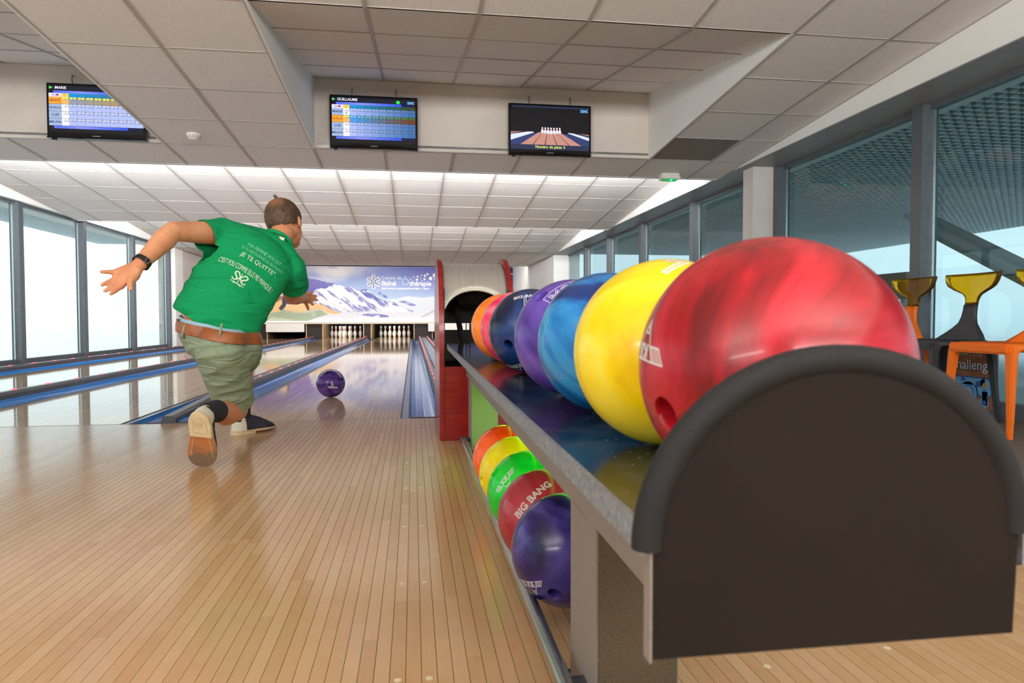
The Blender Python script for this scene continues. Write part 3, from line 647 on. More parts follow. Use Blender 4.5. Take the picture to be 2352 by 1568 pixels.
# ------------------------------------------------------------------ monitors
def emi(name, c, s=1.0):
    m = mat(name, (.01, .01, .01), .25, emit=srgb(*c), es=s); m.cycles.emission_sampling = 'NONE'; return m
EC = {}
def ec(c, s=.95):
    if c not in EC: EC[c] = emi('screen_%02x%02x%02x' % c, c, s)
    return EC[c]
def monitor(xa, xb, za, zb, lab, kind):
    wd, ht = xb - xa, zb - za
    r = empty('wall_monitor', ((xa + xb) / 2, 1.84, za)); tag(r, lab, 'monitor', 'monitors hung on the ceiling bulkhead')
    H = wd / 2
    MB().box((-H, 0, 0), (H, .045, ht)).build('housing', M['black'], r, bevel=.004)
    sx0, sx1, sz0, sz1 = -H + .018, H - .018, .048, ht - .018
    sw, sh_ = sx1 - sx0, sz1 - sz0
    P = lambda u, v: (sx0 + u * sw, sz1 - v * sh_)     # u right, v down in 0..1
    groups = {}
    def R(u0, v0, u1, v1, c, lay=0):
        (x0, y0), (x1, y1) = P(u0, v1), P(u1, v0); groups.setdefault((c, lay), []).append(rect(x0, y0, x1, y1))
    def POLY(pts, c, lay=0):
        groups.setdefault((c, lay), []).append(([P(*q) for q in pts], [tuple(range(len(pts)))]))
    def T(body, u, v, size, c, align='LEFT', lay=4):
        vs, fs = tm(body, size * sh_, align=align, offset=.0006); x, y = P(u, v); groups.setdefault((c, lay), []).append(([(a + x, b + y) for a, b in vs], fs))
    lerp = lambda a, b, f: tuple(int(a[i] + (b[i] - a[i]) * f) for i in range(3))
    if kind == 'lane':
        R(0, 0, 1, 1, (14, 14, 20)); R(.02, 0, 1, .045, (38, 46, 78), 1); T('BMS', .985, .09, .10, (120, 190, 255), 'RIGHT')
        R(0, .88, 1, .99, (40, 48, 82), 1); T('Numéro de piste: 4', .5, .93, .088, (232, 240, 110), 'CENTER')
        R(0, .62, 1, .88, (50, 64, 116), 1)
        POLY([(0, .60), (.16, .585), (0, .64)], (190, 130, 118), 2); POLY([(0, .66), (.22, .59), (.29, .59), (.29, .61), (0, .79)], (228, 234, 248), 3)
        POLY([(1, .62), (.87, .60), (1, .65)], (190, 130, 118), 2); POLY([(1, .69), (.80, .60), (.73, .59), (.73, .605), (1, .76)], (228, 234, 248), 3)
        POLY([(.35, .60), (.64, .60), (.90, .88), (.12, .88)], (204, 146, 132), 2)
        for k in range(4):
            a, b = .40 + k * .06, .27 + k * .155; POLY([(a, .60), (a + .004, .60), (b + .018, .88), (b, .88)], (130, 84, 78), 3)
        for k in range(7):
            u = .40 + k * .037; yb = .635 - abs(k - 3) * .006; hh = .16 - abs(k - 3) * .006
            POLY([(u - .012, yb), (u + .012, yb), (u + .019, yb - hh * .3), (u + .008, yb - hh * .68), (u + .011, yb - hh * .85), (u, yb - hh), (u - .011, yb - hh * .85), (u - .008, yb - hh * .68), (u - .019, yb - hh * .3)], (236, 236, 240), 5)
            R(u - .009, yb - hh * .66, u + .009, yb - hh * .58, (224, 50, 90), 6)
    else:
        name, act = kind
        R(0, 0, 1, 1, (14, 14, 22)); R(.02, .02, 1, .10, (24, 28, 46), 1)
        POLY([(.005, .025), (.045, .055), (.005, .085)], (110, 230, 110), 2); T(name, .065, .055, .082, (240, 244, 255))
        if act == 1:
            groups.setdefault(((40, 250, 80), 2), []).append(([(P(.79, .075)[0] + .017 * math.cos(2 * PI * k / 20), P(.79, .075)[1] + .014 * math.sin(2 * PI * k / 20)) for k in range(20)], [tuple(range(20))]))
            T('BMS', .985, .085, .085, (120, 190, 255), 'RIGHT')
        for k in range(12):
            f = k / 11; c = lerp((140, 150, 255), (10, 60, 225), abs(f - .3) * 1.3) if f < .9 else (10, 20, 70)
            R(.05 + k * .078, .115, .05 + (k + 1) * .078, .17, c, 1); R(.05 + k * .078, .865, .05 + (k + 1) * .078, .92, c, 1)
        R(0, .17, .135, .25, (232, 232, 248), 2); T('Jeu', .035, .21, .055, (150, 150, 190)); R(.075, .19, .105, .225, (190, 40, 60), 3)
        R(.135, .17, .21, .25, (248, 214, 90), 2); T('1', .172, .21, .06, (200, 160, 60), 'CENTER')
        rows_ = ['MARIE', 'GUILLA.', 'LUIS', 'MELANI.']
        ch = (.865 - .25) / 4
        for i, nm in enumerate(rows_):
            v0 = .25 + i * ch; v1 = v0 + ch - .006; hl = (i == act)
            R(0, v0, .135, v1, (252, 168, 54) if hl else (170, 190, 226), 2); T(nm, .067, (v0 + v1) / 2, .078 if len(nm) < 6 else .068, (168, 96, 30) if hl else (44, 66, 130), 'CENTER')
            R(.135, v0, .21, v1, (252, 190, 110) if hl else (246, 246, 255), 2)
            for k in range(9):
                f = k / 8; u0 = .21 + k * .0878
                if act == 1: base = lerp((176, 192, 255), (60, 110, 170), f) if not hl else lerp((80, 160, 240), (110, 60, 30), f); ck = lerp((190, 206, 255), (80, 120, 170), f) if not hl else lerp((120, 200, 250), (60, 120, 30), f)
                else: base = (184, 196, 250) if not hl else lerp((150, 160, 180), (196, 150, 60), f); ck = (206, 214, 255) if not hl else (228, 236, 110)
                R(u0, v0, u0 + .0865, v1, base, 2)
                for q in (.012, .048):
                    R(u0 + q + .003, v0 + .006, u0 + q + .034, v0 + .058, (40, 60, 110), 3); R(u0 + q, v0, u0 + q + .03, v0 + .05, ck, 4)
            for q in (.012, .043):
                R(.135 + q + .003, v0 + .006, .135 + q + .03, v0 + .058, (70, 80, 100), 3); R(.135 + q, v0, .135 + q + .026, v0 + .05, (240, 246, 120) if hl else (255, 255, 255), 4)
        if act == 1: T('0', .172, .25 + ch * .68, .07, (30, 110, 90), 'CENTER', 5)
        for k in range(9):
            u0 = .21 + k * .0878; c = lerp((20, 150, 220), (50, 70, 40) if act == 1 else (60, 110, 120), k / 8); R(u0, .17, u0 + .0865, .247, c, 2)
    # one screen mesh, one material per colour
    b = MB(); cols = sorted({c for c, l in groups}); mats = [ec(c) for c in cols]
    for (c, lay), parts in sorted(groups.items(), key=lambda a: a[0][1]):
        b.cur = cols.index(c)
        for vf in parts:
            v, f = place2d(vf, (0, 0, 0), UX, UY, .0008 + lay * .00035); b.add(v, f)
    me = bpy.data.meshes.new('screen'); me.from_pydata(b.v, [], b.f); me.update()
    newobj('screen', me, mats, r); me.polygons.foreach_set('material_index', b.mi)
    ch_ = MB().prism([(-H, .0), (H, 0), (H, .012), (H * .5, .03), (-H * .5, .03), (-H, .012)], 'y', -.012, .0); ch_.build('lower_lip', mat('piano_black', srgb(16, 14, 16), .08), r, bevel=.003)
    MB().box((-.03, -.013, .018), (.03, -.011, .024)).build('maker_mark', M['alu'], r)
    MB().box((-H + .03, .005, -.012), (-H + .06, .03, .002)).build('sensor', M['black'], r)
    CH = MB(); 
    for sx in (-.5, .5):
        c = MB()
        for k in range(3):
            cz = ht + .012 + k * .024; pts = []
            for q in range(12):
                a = 2 * PI * q / 12; lx, lz = .006 * math.cos(a), .016 * math.sin(a)
                pts.append((sx * wd * .5 + (lx if k % 2 else 0), .02 + (0 if k % 2 else lx), cz + lz))
            c.tube(pts, .0022, 6, closed=True)
        c.tube([(sx * wd * .5, .02, ht + .07), (sx * wd * .5, .075, ht + .078)], .003, 6)
        c.build('chain', mat('chain_steel', srgb(120, 118, 110), .4, .7), r, smooth=True)
monitor(-2.291, -1.545, 2.06, 2.50, 'wall monitor showing MARIE scores, partly hidden by the ceiling', ('MARIE', 0))
monitor(-.081, .658, 2.055, 2.505, 'wall monitor showing GUILLAUME score table above the bowler', ('GUILLAUME', 1))
monitor(1.452, 2.196, 2.048, 2.500, 'wall monitor showing a pin picture and lane number 4', 'lane')

# smoke detector, emergency light
r = empty('smoke_detector', (-1.121, 1.655, 2.082)); r.rotation_euler = (-.0666, 0, 0); tag(r, 'round white smoke detector on the ceiling strip above the bowler', 'smoke detector')
cw = mat('ivory_plastic', srgb(238, 234, 224), .4)
MB().lathe([(.0, 0), (.055, 0), (.056, -.010), (.052, -.016), (.05, -.024), (.04, -.040), (.022, -.048), (0, -.049)], 28).build('body', cw, r, smooth=True)
b = MB()
for k in range(10):
    a = 2 * PI * k / 10
    for rr, zz in ((.0505, -.0225), (.046, -.0325)):
        p = [(rr * math.cos(a + q * .07 - .2), rr * math.sin(a + q * .07 - .2), zz) for q in range(6)]; b.tube(p, .0016, 5)
b.build('vents', M['rubber'], r)
r = empty('emergency_light', (3.137, 2.377, 2.034)); r.rotation_euler = (-.0666, 0, 0); tag(r, 'white emergency light box with green glow on ceiling edge', 'emergency light')
MB().box((-.09, -.05, -.03), (.09, .05, 0)).build('base', cw, r, bevel=.006)
MB().hexa([(-.088, -.056, -.058), (.088, -.056, -.058), (.088, .05, -.058), (-.088, .05, -.058), (-.098, -.06, -.03), (.098, -.06, -.03), (.098, .054, -.03), (-.098, .054, -.03)]).build('housing', cw, r, bevel=.004)
MB().box((-.07, -.045, -.064), (.07, .04, -.057)).build('green_lens', mat('green_lens', srgb(60, 150, 90), .2, emit=srgb(40, 220, 110), es=.35), r)
MB().box((.0, -.03, -.0665), (.02, -.01, -.063)).build('lamp', mat('green_lamp', srgb(60, 255, 120), .2, emit=srgb(60, 255, 130), es=6), r)

# ------------------------------------------------------------------ ball rack
ZS = lambda y: .4495 + .0085 * (y + 3.74)      # shelf top
rk = empty('ball_rack', (.924, -2.2, 0)); tag(rk, 'long ball rack with dark speckled shelf and rounded end panel', 'ball rack')
OX, OY = .924, -2.2
spk = mat('speckled_laminate', srgb(30, 31, 38), .16); t = NT(spk); v = t.coords()
vo = t.n('ShaderNodeTexVoronoi'); vo.inputs['Scale'].default_value = 70; t.l(v, vo.inputs['Vector']); r1_ = t.ramp(vo.outputs['Distance'], [(.10, srgb(150, 156, 162)), (.17, srgb(30, 31, 38))])
nz = t.noise(v, 26, 4); r2_ = t.ramp(nz.outputs[0], [(.45, srgb(24, 25, 32)), (.75, srgb(66, 70, 78))]); wn3 = t.noise(v, 9, 2); r3_ = t.ramp(wn3.outputs[0], [(.55, (0, 0, 0)), (.6, (1, 1, 1))])
mx = t.n('ShaderNodeMix', data_type='RGBA'); t.l(r3_.outputs[0], mx.inputs[0]); t.l(r2_.outputs[0], mx.inputs[6]); t.l(r1_.outputs[0], mx.inputs[7]); t.l(mx.outputs[2], t.b.inputs['Base Color'])
edge = noisy('worn_laminate_edge', srgb(104, 108, 114), srgb(140, 145, 150), 140, .5, lo=.4, hi=.7)
taupe = noisy('taupe_powder_coat', srgb(122, 113, 106), srgb(130, 121, 114), 260, .55, bump=.12, bd=.001)
oliv = noisy('olive_textured_panel', srgb(62, 53, 38), srgb(78, 68, 50), 320, .6, bump=.5, bd=.002)
green_lit = noisy('panel_green_glow', srgb(104, 132, 66), srgb(124, 152, 84), 320, .6, bump=.5, bd=.002)  # far leg plate: glow of the green tube put into the panel colour
yn, yf = -3.770, -.72
L_ = lambda x, y, z: (x - OX, y - OY, z)
def slab(xa, xb, ya, yb, dz0, dz1): return [L_(xa, ya, ZS(ya) + dz0), L_(xb, ya, ZS(ya) + dz0), L_(xb, yb, ZS(yb) + dz0), L_(xa, yb, ZS(yb) + dz0), L_(xa, ya, ZS(ya) + dz1), L_(xb, ya, ZS(ya) + dz1), L_(xb, yb, ZS(yb) + dz1), L_(xa, yb, ZS(yb) + dz1)]
MB().hexa(slab(.778, 1.03, yn, yf, -.022, 0)).build('shelf', spk, rk)
MB().hexa(slab(.772, .778, yn, yf, -.022, -.0005)).build('edge_band', edge, rk); MB().hexa(slab(1.03, 1.036, yn, yf, -.022, -.0005)).build('edge_band', edge, rk)
MB().hexa(slab(.863, .985, -3.5, yf - .15, -.15, -.022)).build('beam', taupe, rk)
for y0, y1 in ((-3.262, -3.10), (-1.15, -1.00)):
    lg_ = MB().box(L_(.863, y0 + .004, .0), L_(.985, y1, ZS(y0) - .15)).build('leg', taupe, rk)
    MB().box(L_(.866, y0, .03), L_(.982, y0 + .004, ZS(y0) - .152)).build('front_plate', oliv if y0 < -2 else green_lit, lg_)
    MB().box(L_(.85, y0 - .02, .0), L_(1.0, y1 + .02, .012)).build('foot', M['rubber'], rk)
steel = mat('brushed_rail_steel', srgb(176, 178, 178), .22, .85)
for xr in (.8325, .9755):
    rl = MB().tube([L_(xr, -3.28, .0505), L_(xr, -1.12, .0505)], .013, 16).build('ball_rail', steel, rk, smooth=True)
    MB().tube([L_(xr, -3.33, .0505), L_(xr, -3.27, .0505)], .0165, 16).build('end_cap', M['cap'], rl, smooth=True); MB().tube([L_(xr, -1.13, .0505), L_(xr, -1.09, .0505)], .0165, 16).build('end_cap', M['cap'], rl, smooth=True)
    for yb in (-3.2, -1.08):
        s = 1 if xr < .9 else -1; MB().box(L_(min(xr, xr + s * .035), yb - .012, .042), L_(max(xr, xr + s * .035), yb + .012, .058)).build('bracket', M['cap'], rk)
# rounded end panel
ax, az, rw, rh = .8845, .455, .130, .118
arc = [(ax + rw * math.cos(a), az + rh * math.sin(a)) for a in [PI * k / 40 for k in range(41)]]
pan = [(ax - rw + .002, .386), (ax + rw - .003, .386)] + arc
pan = [(a - OX, b) for a, b in pan]
brown = noisy('dark_brown_panel', srgb(25, 20, 17), srgb(29, 23, 19), 8, .8, spec=.15)
MB().prism(pan, 'y', -3.782 - OY, -3.772 - OY).build('end_panel', brown, rk)
MB().prism([(a - OX, b) for a, b in [(ax - rw + .000, .384), (ax - rw + .0013, .384), (ax - rw + .0013, .455), (ax - rw, .455)]], 'y', -3.783 - OY, -3.771 - OY).build('panel_edge', taupe, rk)
arc2 = [((ax + (rw + .0005) * math.cos(a)) - OX, -3.777 - OY, az + (rh + .0005) * math.sin(a)) for a in [PI * k / 48 for k in range(49)]]
MB().tube(arc2, .0098, 12).build('edge_trim', noisy('foam_rubber', srgb(8, 8, 9), srgb(13, 13, 14), 300, .8, bump=.3, bd=.001), rk, smooth=True)
GT_ = mat('green_tube', srgb(120, 255, 60), .4, emit=srgb(140, 255, 50), es=3.0)
MB().tube([L_(.924, -3.05, ZS(-3.05) - .163), L_(.924, -1.95, ZS(-1.95) - .163)], .006, 10).build('green_light', GT_, rk)
MB().tube([L_(.924, -1.8, ZS(-1.8) - .163), L_(.924, -1.25, ZS(-1.25) - .163)], .009, 10).build('green_light', mat('bright_green_tube', srgb(120, 255, 60), .4, emit=srgb(130, 255, 40), es=14), rk)

# ------------------------------------------------------------------ ball return hood
hd = empty('ball_return_hood', (.921, -.43, 0)); tag(hd, 'ball return hood with red wooden sides and steel cover', 'ball return')
redw = noisy('red_stained_wood', srgb(128, 24, 22), srgb(148, 34, 30), 5, .22, (1, 1, 10)); redl = noisy('red_wood_gloss', srgb(150, 70, 78), srgb(164, 84, 92), 4, .18, (1, 1, 10), spec=.7)
HX = .921; hy0, hy1, hz0, hzt = -.83, -.05, .52, .93
hyc, hr = (hy0 + hy1) / 2, (hy1 - hy0) / 2
prf = [(hy0 + .43, 0), (hy1 + .43, 0)] + [(hyc + hr * math.cos(a) + .43, hz0 + (hzt - hz0) * math.sin(a)) for a in [PI * k / 36 for k in range(37)]]
for xa, xb in ((.735, .759), (1.085, 1.109)):
    o = MB().prism(prf, 'x', xa - HX, xb - HX).build('side_panel', redw, hd, bevel=.004)
zo = lambda x: .615 + .135 * math.sqrt(max(0, 1 - ((x - HX) / .168) ** 2))       # arch opening
cov = MB(); nx_, na = 28, 22; rim = []
for i in range(nx_ + 1):
    x = .759 + (1.085 - .759) * i / nx_; z0_ = zo(x); s0 = math.asin(min(1, (z0_ - hz0) / (hzt - .03 - hz0))); a0 = PI - s0
    for j in range(na + 1):
        a = a0 + (PI * .12 - a0) * j / na; cov.v.append((x - HX, hyc + (hr - .03) * math.cos(a) + .43, hz0 + (hzt - .03 - hz0) * math.sin(a)))
    rim.append(cov.v[i * (na + 1)])
for i in range(nx_):
    for j in range(na): k = i * (na + 1) + j; cov.f.append((k, k + 1, k + na + 2, k + na + 1)); cov.mi.append(0)
ss = noisy('brushed_stainless', srgb(196, 192, 186), srgb(210, 206, 200), 6, .34, (40, 1, 1), metal=.55)
o = cov.build('steel_cover', ss, hd, smooth=True); md = o.modifiers.new('thick', 'SOLIDIFY'); md.thickness = .003
MB().tube([(a, b - .003, c) for a, b, c in rim], .009, 8).build('opening_rim', mat('cream_rim', srgb(214, 208, 190), .45), hd, smooth=True)
MB().box((.759 - HX, -.82 + .43, 0), (1.085 - HX, -.80 + .43, .365)).build('front_board', redw, hd)
blk = mat('hood_interior_black', srgb(16, 13, 13), .6)
MB().box((.759 - HX, -.79 + .43, .3), (.764 - HX, -.06 + .43, .75)).build('lining', blk, hd); MB().box((1.08 - HX, -.79 + .43, .3), (1.085 - HX, -.06 + .43, .75)).build('lining', blk, hd)
MB().box((.764 - HX, -.09 + .43, .575), (1.08 - HX, -.07 + .43, .88)).build('back_board', blk, hd); MB().box((.764 - HX, -.09 + .43, .2), (1.08 - HX, -.07 + .43, .535)).build('back_board', blk, hd)
MB().box((.764 - HX, -.70 + .43, .30), (1.08 - HX, -.1 + .43, .34)).build('track_floor', blk, hd)
grey_ = mat('lift_arm_grey', srgb(46, 42, 40), .5)
MB().tube([(.83 - HX, .26, .74), (.85 - HX, .2, .70), (.862 - HX, .12, .60), (.872 - HX, .02, .50), (.89 - HX, -.08, .45)], .016, 8).build('lift_arm', grey_, hd, smooth=True)
MB().tube([(.905 - HX, .10, .46), (.905 - HX, .10, .64)], .003, 6).tube([(.925 - HX, .10, .46), (.925 - HX, .10, .64)], .003, 6).tube([(.905 - HX, .10, .62), (.925 - HX, .10, .62)], .003, 6).build('guide_rods', grey_, hd)
MB().box((.91 - HX, -.02, .345), (1.0 - HX, .06, .47)).build('sensor_box', blk, hd)

# ------------------------------------------------------------------ bowling balls
BR = .1085
def ball_mesh():
    bm = bmesh.new(); bmesh.ops.create_icosphere(bm, subdivisions=6, radius=BR); me = bpy.data.meshes.new('ball_shell'); bm.to_mesh(me); bm.free()
    o = bpy.data.objects.new('ball_shell', me); COL.objects.link(o)
    cut = MB(); dirs = hole_dirs()
    for d, r in dirs:
        d = Vector(d); cut.tube([d * (BR - .05), d * (BR - .0035), d * (BR + .004)], [r, r, r + .004], 28)
    c = bpy.data.objects.new('cut', cut.mesh('cut')); COL.objects.link(c)
    m = o.modifiers.new('b', 'BOOLEAN'); m.operation = 'DIFFERENCE'; m.object = c; m.solver = 'EXACT'
    dg = bpy.context.evaluated_depsgraph_get(); out = bpy.data.meshes.new_from_object(o.evaluated_get(dg))
    bpy.data.objects.remove(o); bpy.data.objects.remove(c); out.name = 'ball_shell'; out.materials.clear(); out.materials.append(None)
    out.shade_smooth(); out.set_sharp_from_angle(angle=math.radians(50)); return out
def hole_dirs():
    th = .86; e = .135
    f1 = Vector((math.sin(th) * math.cos(e / math.sin(th)), math.sin(th) * math.sin(e / math.sin(th)), math.cos(th)))
    f2 = Vector((f1.x, -f1.y, f1.z))
    return [((0, 0, 1), .0125), (f1, .0115), (f2, .0115)]
SHELL = ball_mesh()
ins = MB()
for d, r in hole_dirs():
    d = Vector(d); ins.tube([d * (BR - .049), d * (BR - .047)], r * .99, 20)
INS = ins.mesh('finger_insert'); INS.materials.append(mat('cork_insert', srgb(150, 128, 92), .8))
def marble(name, cols, scale=6, dist=2.0, rough=.14, stretch=(1, 1, 1), rot=(0, 0, 0)):
    m = mat(name, cols[0], rough, spec=.34, coat=.08); t = NT(m)
    nz = t.noise(t.coords(stretch, rot=rot), scale, 5, .55, dist); n_ = len(cols)
    r = t.ramp(nz.outputs[0], [(.35 + .30 * k / max(1, n_ - 1), c) for k, c in enumerate(cols)]); t.l(r.outputs[0], t.b.inputs['Base Color']); return m
INK = mat('white_ball_ink', srgb(228, 226, 222), .4)
def wrap(vf, c, up, off=.0005):
    """2D shapes onto the sphere around direction c"""
    c = Vector(c).normalized(); up = Vector(up); tx = up.cross(c).normalized(); ty = c.cross(tx)
    vs = []
    for a, b in vf[0]:
        rho = math.hypot(a, b); ph = rho / BR
        d = c if rho < 1e-9 else c * math.cos(ph) + (tx * a + ty * b) / rho * math.sin(ph); vs.append(tuple(d * (BR + off)))
    return vs, vf[1]
def k8(s):
    seg = []
    P = lambda a, b: (a * s, b * s)
    def L(*pts):
        for a, b in zip(pts[:-1], pts[1:]): seg.append((P(*a), P(*b)))
    tri = [(-.95, .45), (.95, .45), (0, -1.05)]; L(*tri, tri[0])
    for k in range(5): L((-1.0 - .16 * k, .45 + .0 * k), (-1.0 - .16 * k + .36, .0 - .1))
    L((-1.0, .45), (-1.64, .45)); L((-.64, -.1), (-1.28, -.1))
    for k in range(5): L((1.0 + .16 * k, .45), (1.0 + .16 * k - .36, -.1))
    L((1.0, .45), (1.64, .45)); L((.64, -.1), (1.28, -.1))
    L((-.18, -.55), (.18, -.55), (0, -.85), (-.18, -.55))
    for a, b in outline('K8', .82 * s, 0, res=2): seg.append(((a[0], a[1] + .12 * s), (b[0], b[1] + .12 * s)))
    return seg
def ball(name, loc, m, lab, hole, hup, logos, group):
    r = empty('bowling_ball', (loc[0], loc[1], loc[2] - BR)); tag(r, lab, 'bowling ball', group)
    h = Vector(hole).normalized(); u = Vector(hup); xax = (u - h * u.dot(h)).normalized(); yax = h.cross(xax)
    o = bpy.data.objects.new('shell', SHELL); link(o, r); o.location = (0, 0, BR); o.rotation_euler = Matrix((xax, yax, h)).transposed().to_euler()
    o.material_slots[0].link = 'OBJECT'; o.material_slots[0].material = m
    i = bpy.data.objects.new('finger_insert', INS); link(i, r); i.location = (0, 0, BR); i.rotation_euler = o.rotation_euler
    for parts, c, up in logos:
        b = MB()
        for vf in parts:
            v, f = wrap(vf, c, up); b.add(v, f)
        me = bpy.data.meshes.new('logo'); me.from_pydata(b.v, [], b.f); me.update(); q = newobj('logo', me, INK, r); q.location = (0, 0, BR)
    return r
OL = lambda s, size, wd=.0012, **k: strokes(outline(s, size, 0, res=2, **k), wd, .004)
ZB = lambda y: ZS(y) + BR
GT, GB = 'balls on the rack shelf', 'balls on the lower rack rails'
ball('', (.905, -3.652, ZB(-3.652)), marble('red_marble', [srgb(92, 4, 12), srgb(132, 8, 18), srgb(170, 26, 40), srgb(112, 4, 20)], 5, 1.6, .26), 'large red marbled ball nearest the rounded end panel', (-.928, -.213, -.306), (.3, .8, .5), [([strokes(k8(.022), .0013)], (-.96, .06, .16), (-.2, .1, -1))], GT)
ball('', (.903, -3.42, ZB(-3.42)), marble('yellow_pearl', [srgb(232, 190, 0), srgb(244, 214, 10), srgb(250, 228, 70)], 4, 1.2, .22, (1, 1, 3)), 'yellow ball beside the red ball on the shelf', (.3, .8, .5), (0, 0, 1), [([OL('7', .055, .003)], (-.10, -.45, .88), (.5, .8, .3))], GT)
ball('', (.908, -3.155, ZB(-3.155)), marble('blue_pearl', [srgb(8, 22, 62), srgb(10, 44, 104), srgb(24, 110, 176), srgb(60, 150, 200)], 4, 1.5, .2), 'bright blue swirled ball between yellow and violet balls', (.5, .7, .5), (0, 0, 1), [], GT)
ball('', (.904, -2.935, ZB(-2.935)), marble('violet_pearl', [srgb(52, 30, 110), srgb(84, 60, 150), srgb(110, 92, 180)], 4, 1.5, .24), 'violet ball with a hole on top behind the blue ball', (-.614, -.364, .70), (.7, -.3, .2), [([OL('MON', .032, .0012), strokes([((-.045, -.018), (.045, -.018)), ((.045, -.018), (.045, .018)), ((.045, .018), (-.045, .018)), ((-.045, .018), (-.045, -.018))], .0013)], (-.2, -.53, .82), (-.5, .7, .5))], GT)
ball('', (.91, -2.44, ZB(-2.44)), marble('navy_pearl', [srgb(6, 12, 34), srgb(14, 28, 66), srgb(22, 52, 104), srgb(30, 80, 140)], 3.4, 1.4, .22), 'dark navy ball numbered 13 with white outlined lettering', (-.64, -.703, -.309), (.9, -.2, .1), [([OL('BIG BANG', .016, .0009)], (-.16, -.56, .80), (.1, .8, .6)), ([OL('13', .05, .0014)], (-.13, -.70, .70), (.1, .7, .7)), ([strokes(k8(.020), .0011)], (-.40, -.36, -.84), (-.6, -.3, .3))], GT)
ball('', (.912, -2.2, ZB(-2.2)), marble('pink_pearl', [srgb(214, 30, 74), srgb(240, 62, 96), srgb(250, 120, 140)], 5, 2.2, .2), 'pink marbled ball between orange and navy balls', (.5, .7, .5), (0, 0, 1), [], GT)
ball('', (.904, -1.97, ZB(-1.97)), marble('orange_pearl', [srgb(236, 96, 14), srgb(252, 126, 26), srgb(255, 150, 60)], 4, 1.5, .2), 'orange ball at the far end of the shelf by the hood', (.5, .7, .5), (0, 0, 1), [], GT)
BX, BZ = .904, .1487
yb = lambda k: -2.887 + .2196 * k
ball('', (BX, yb(0), BZ), marble('deep_purple', [srgb(20, 12, 50), srgb(36, 24, 84), srgb(60, 50, 120), srgb(40, 24, 80)], 4, 1.6, .2), 'deep purple ball nearest the rack leg on the lower rails', (-.382, -.78, -.496), (.9, -.1, .3), [([strokes(k8(.020), .001)], (-.735, -.529, -.424), (-.3, .1, .9))], GB)
ball('', (BX, yb(1), BZ), marble('wine_red', [srgb(110, 16, 26), srgb(140, 26, 36), srgb(160, 52, 60)], 4, 1.2, .2), 'dark red ball lettered BIG BANG on the lower rails', (.5, .7, -.4), (0, 0, 1), [([OL('BIG BANG', .0235, .0012)], (-.395, -.694, .602), (-.53, .0, .6))], GB)
ball('', (BX, yb(2), BZ), marble('grass_green', [srgb(4, 160, 24), srgb(10, 192, 40), srgb(40, 214, 70)], 4, 1.2, .18), 'bright green ball with K8 logo on the lower rails', (-.35, .55, .76), (-.9, -.5, .0), [([strokes(k8(.023), .0012)], (-.655, -.61, .446), (-.75, .4, .55))], GB)
ball('', (BX, yb(3), BZ), marble('lemon_yellow', [srgb(236, 204, 0), srgb(248, 226, 20), srgb(252, 236, 90)], 4, 1.2, .2, (1, 1, 3)), 'yellow ball between green and orange balls on lower rails', (-.961, -.256, -.105), (.2, .8, .4), [], GB)
ball('', (BX, yb(4), BZ), marble('coral_orange', [srgb(226, 60, 10), srgb(248, 84, 24), srgb(255, 120, 60)], 4, 1.2, .18), 'orange red ball at the far end of the lower rails', (.5, .7, .3), (0, 0, 1), [], GB)
ball('', (-.020, 1.20, .1086), marble('rolling_purple', [srgb(24, 12, 56), srgb(52, 28, 96), srgb(92, 62, 140), srgb(50, 26, 92)], 3.2, 2.2, .16), 'dark purple ball numbered 6 rolling down the right lane', (-.3, .25, .92), (.18, -.9, .4), [([OL('6', .042, .0016)], (.22, -.955, .0), (.1, 0, 1)), ([OL('BIG BANG', .0155, .0015)], (.28, -.94, -.22), (.18, -.2, 1))], None)

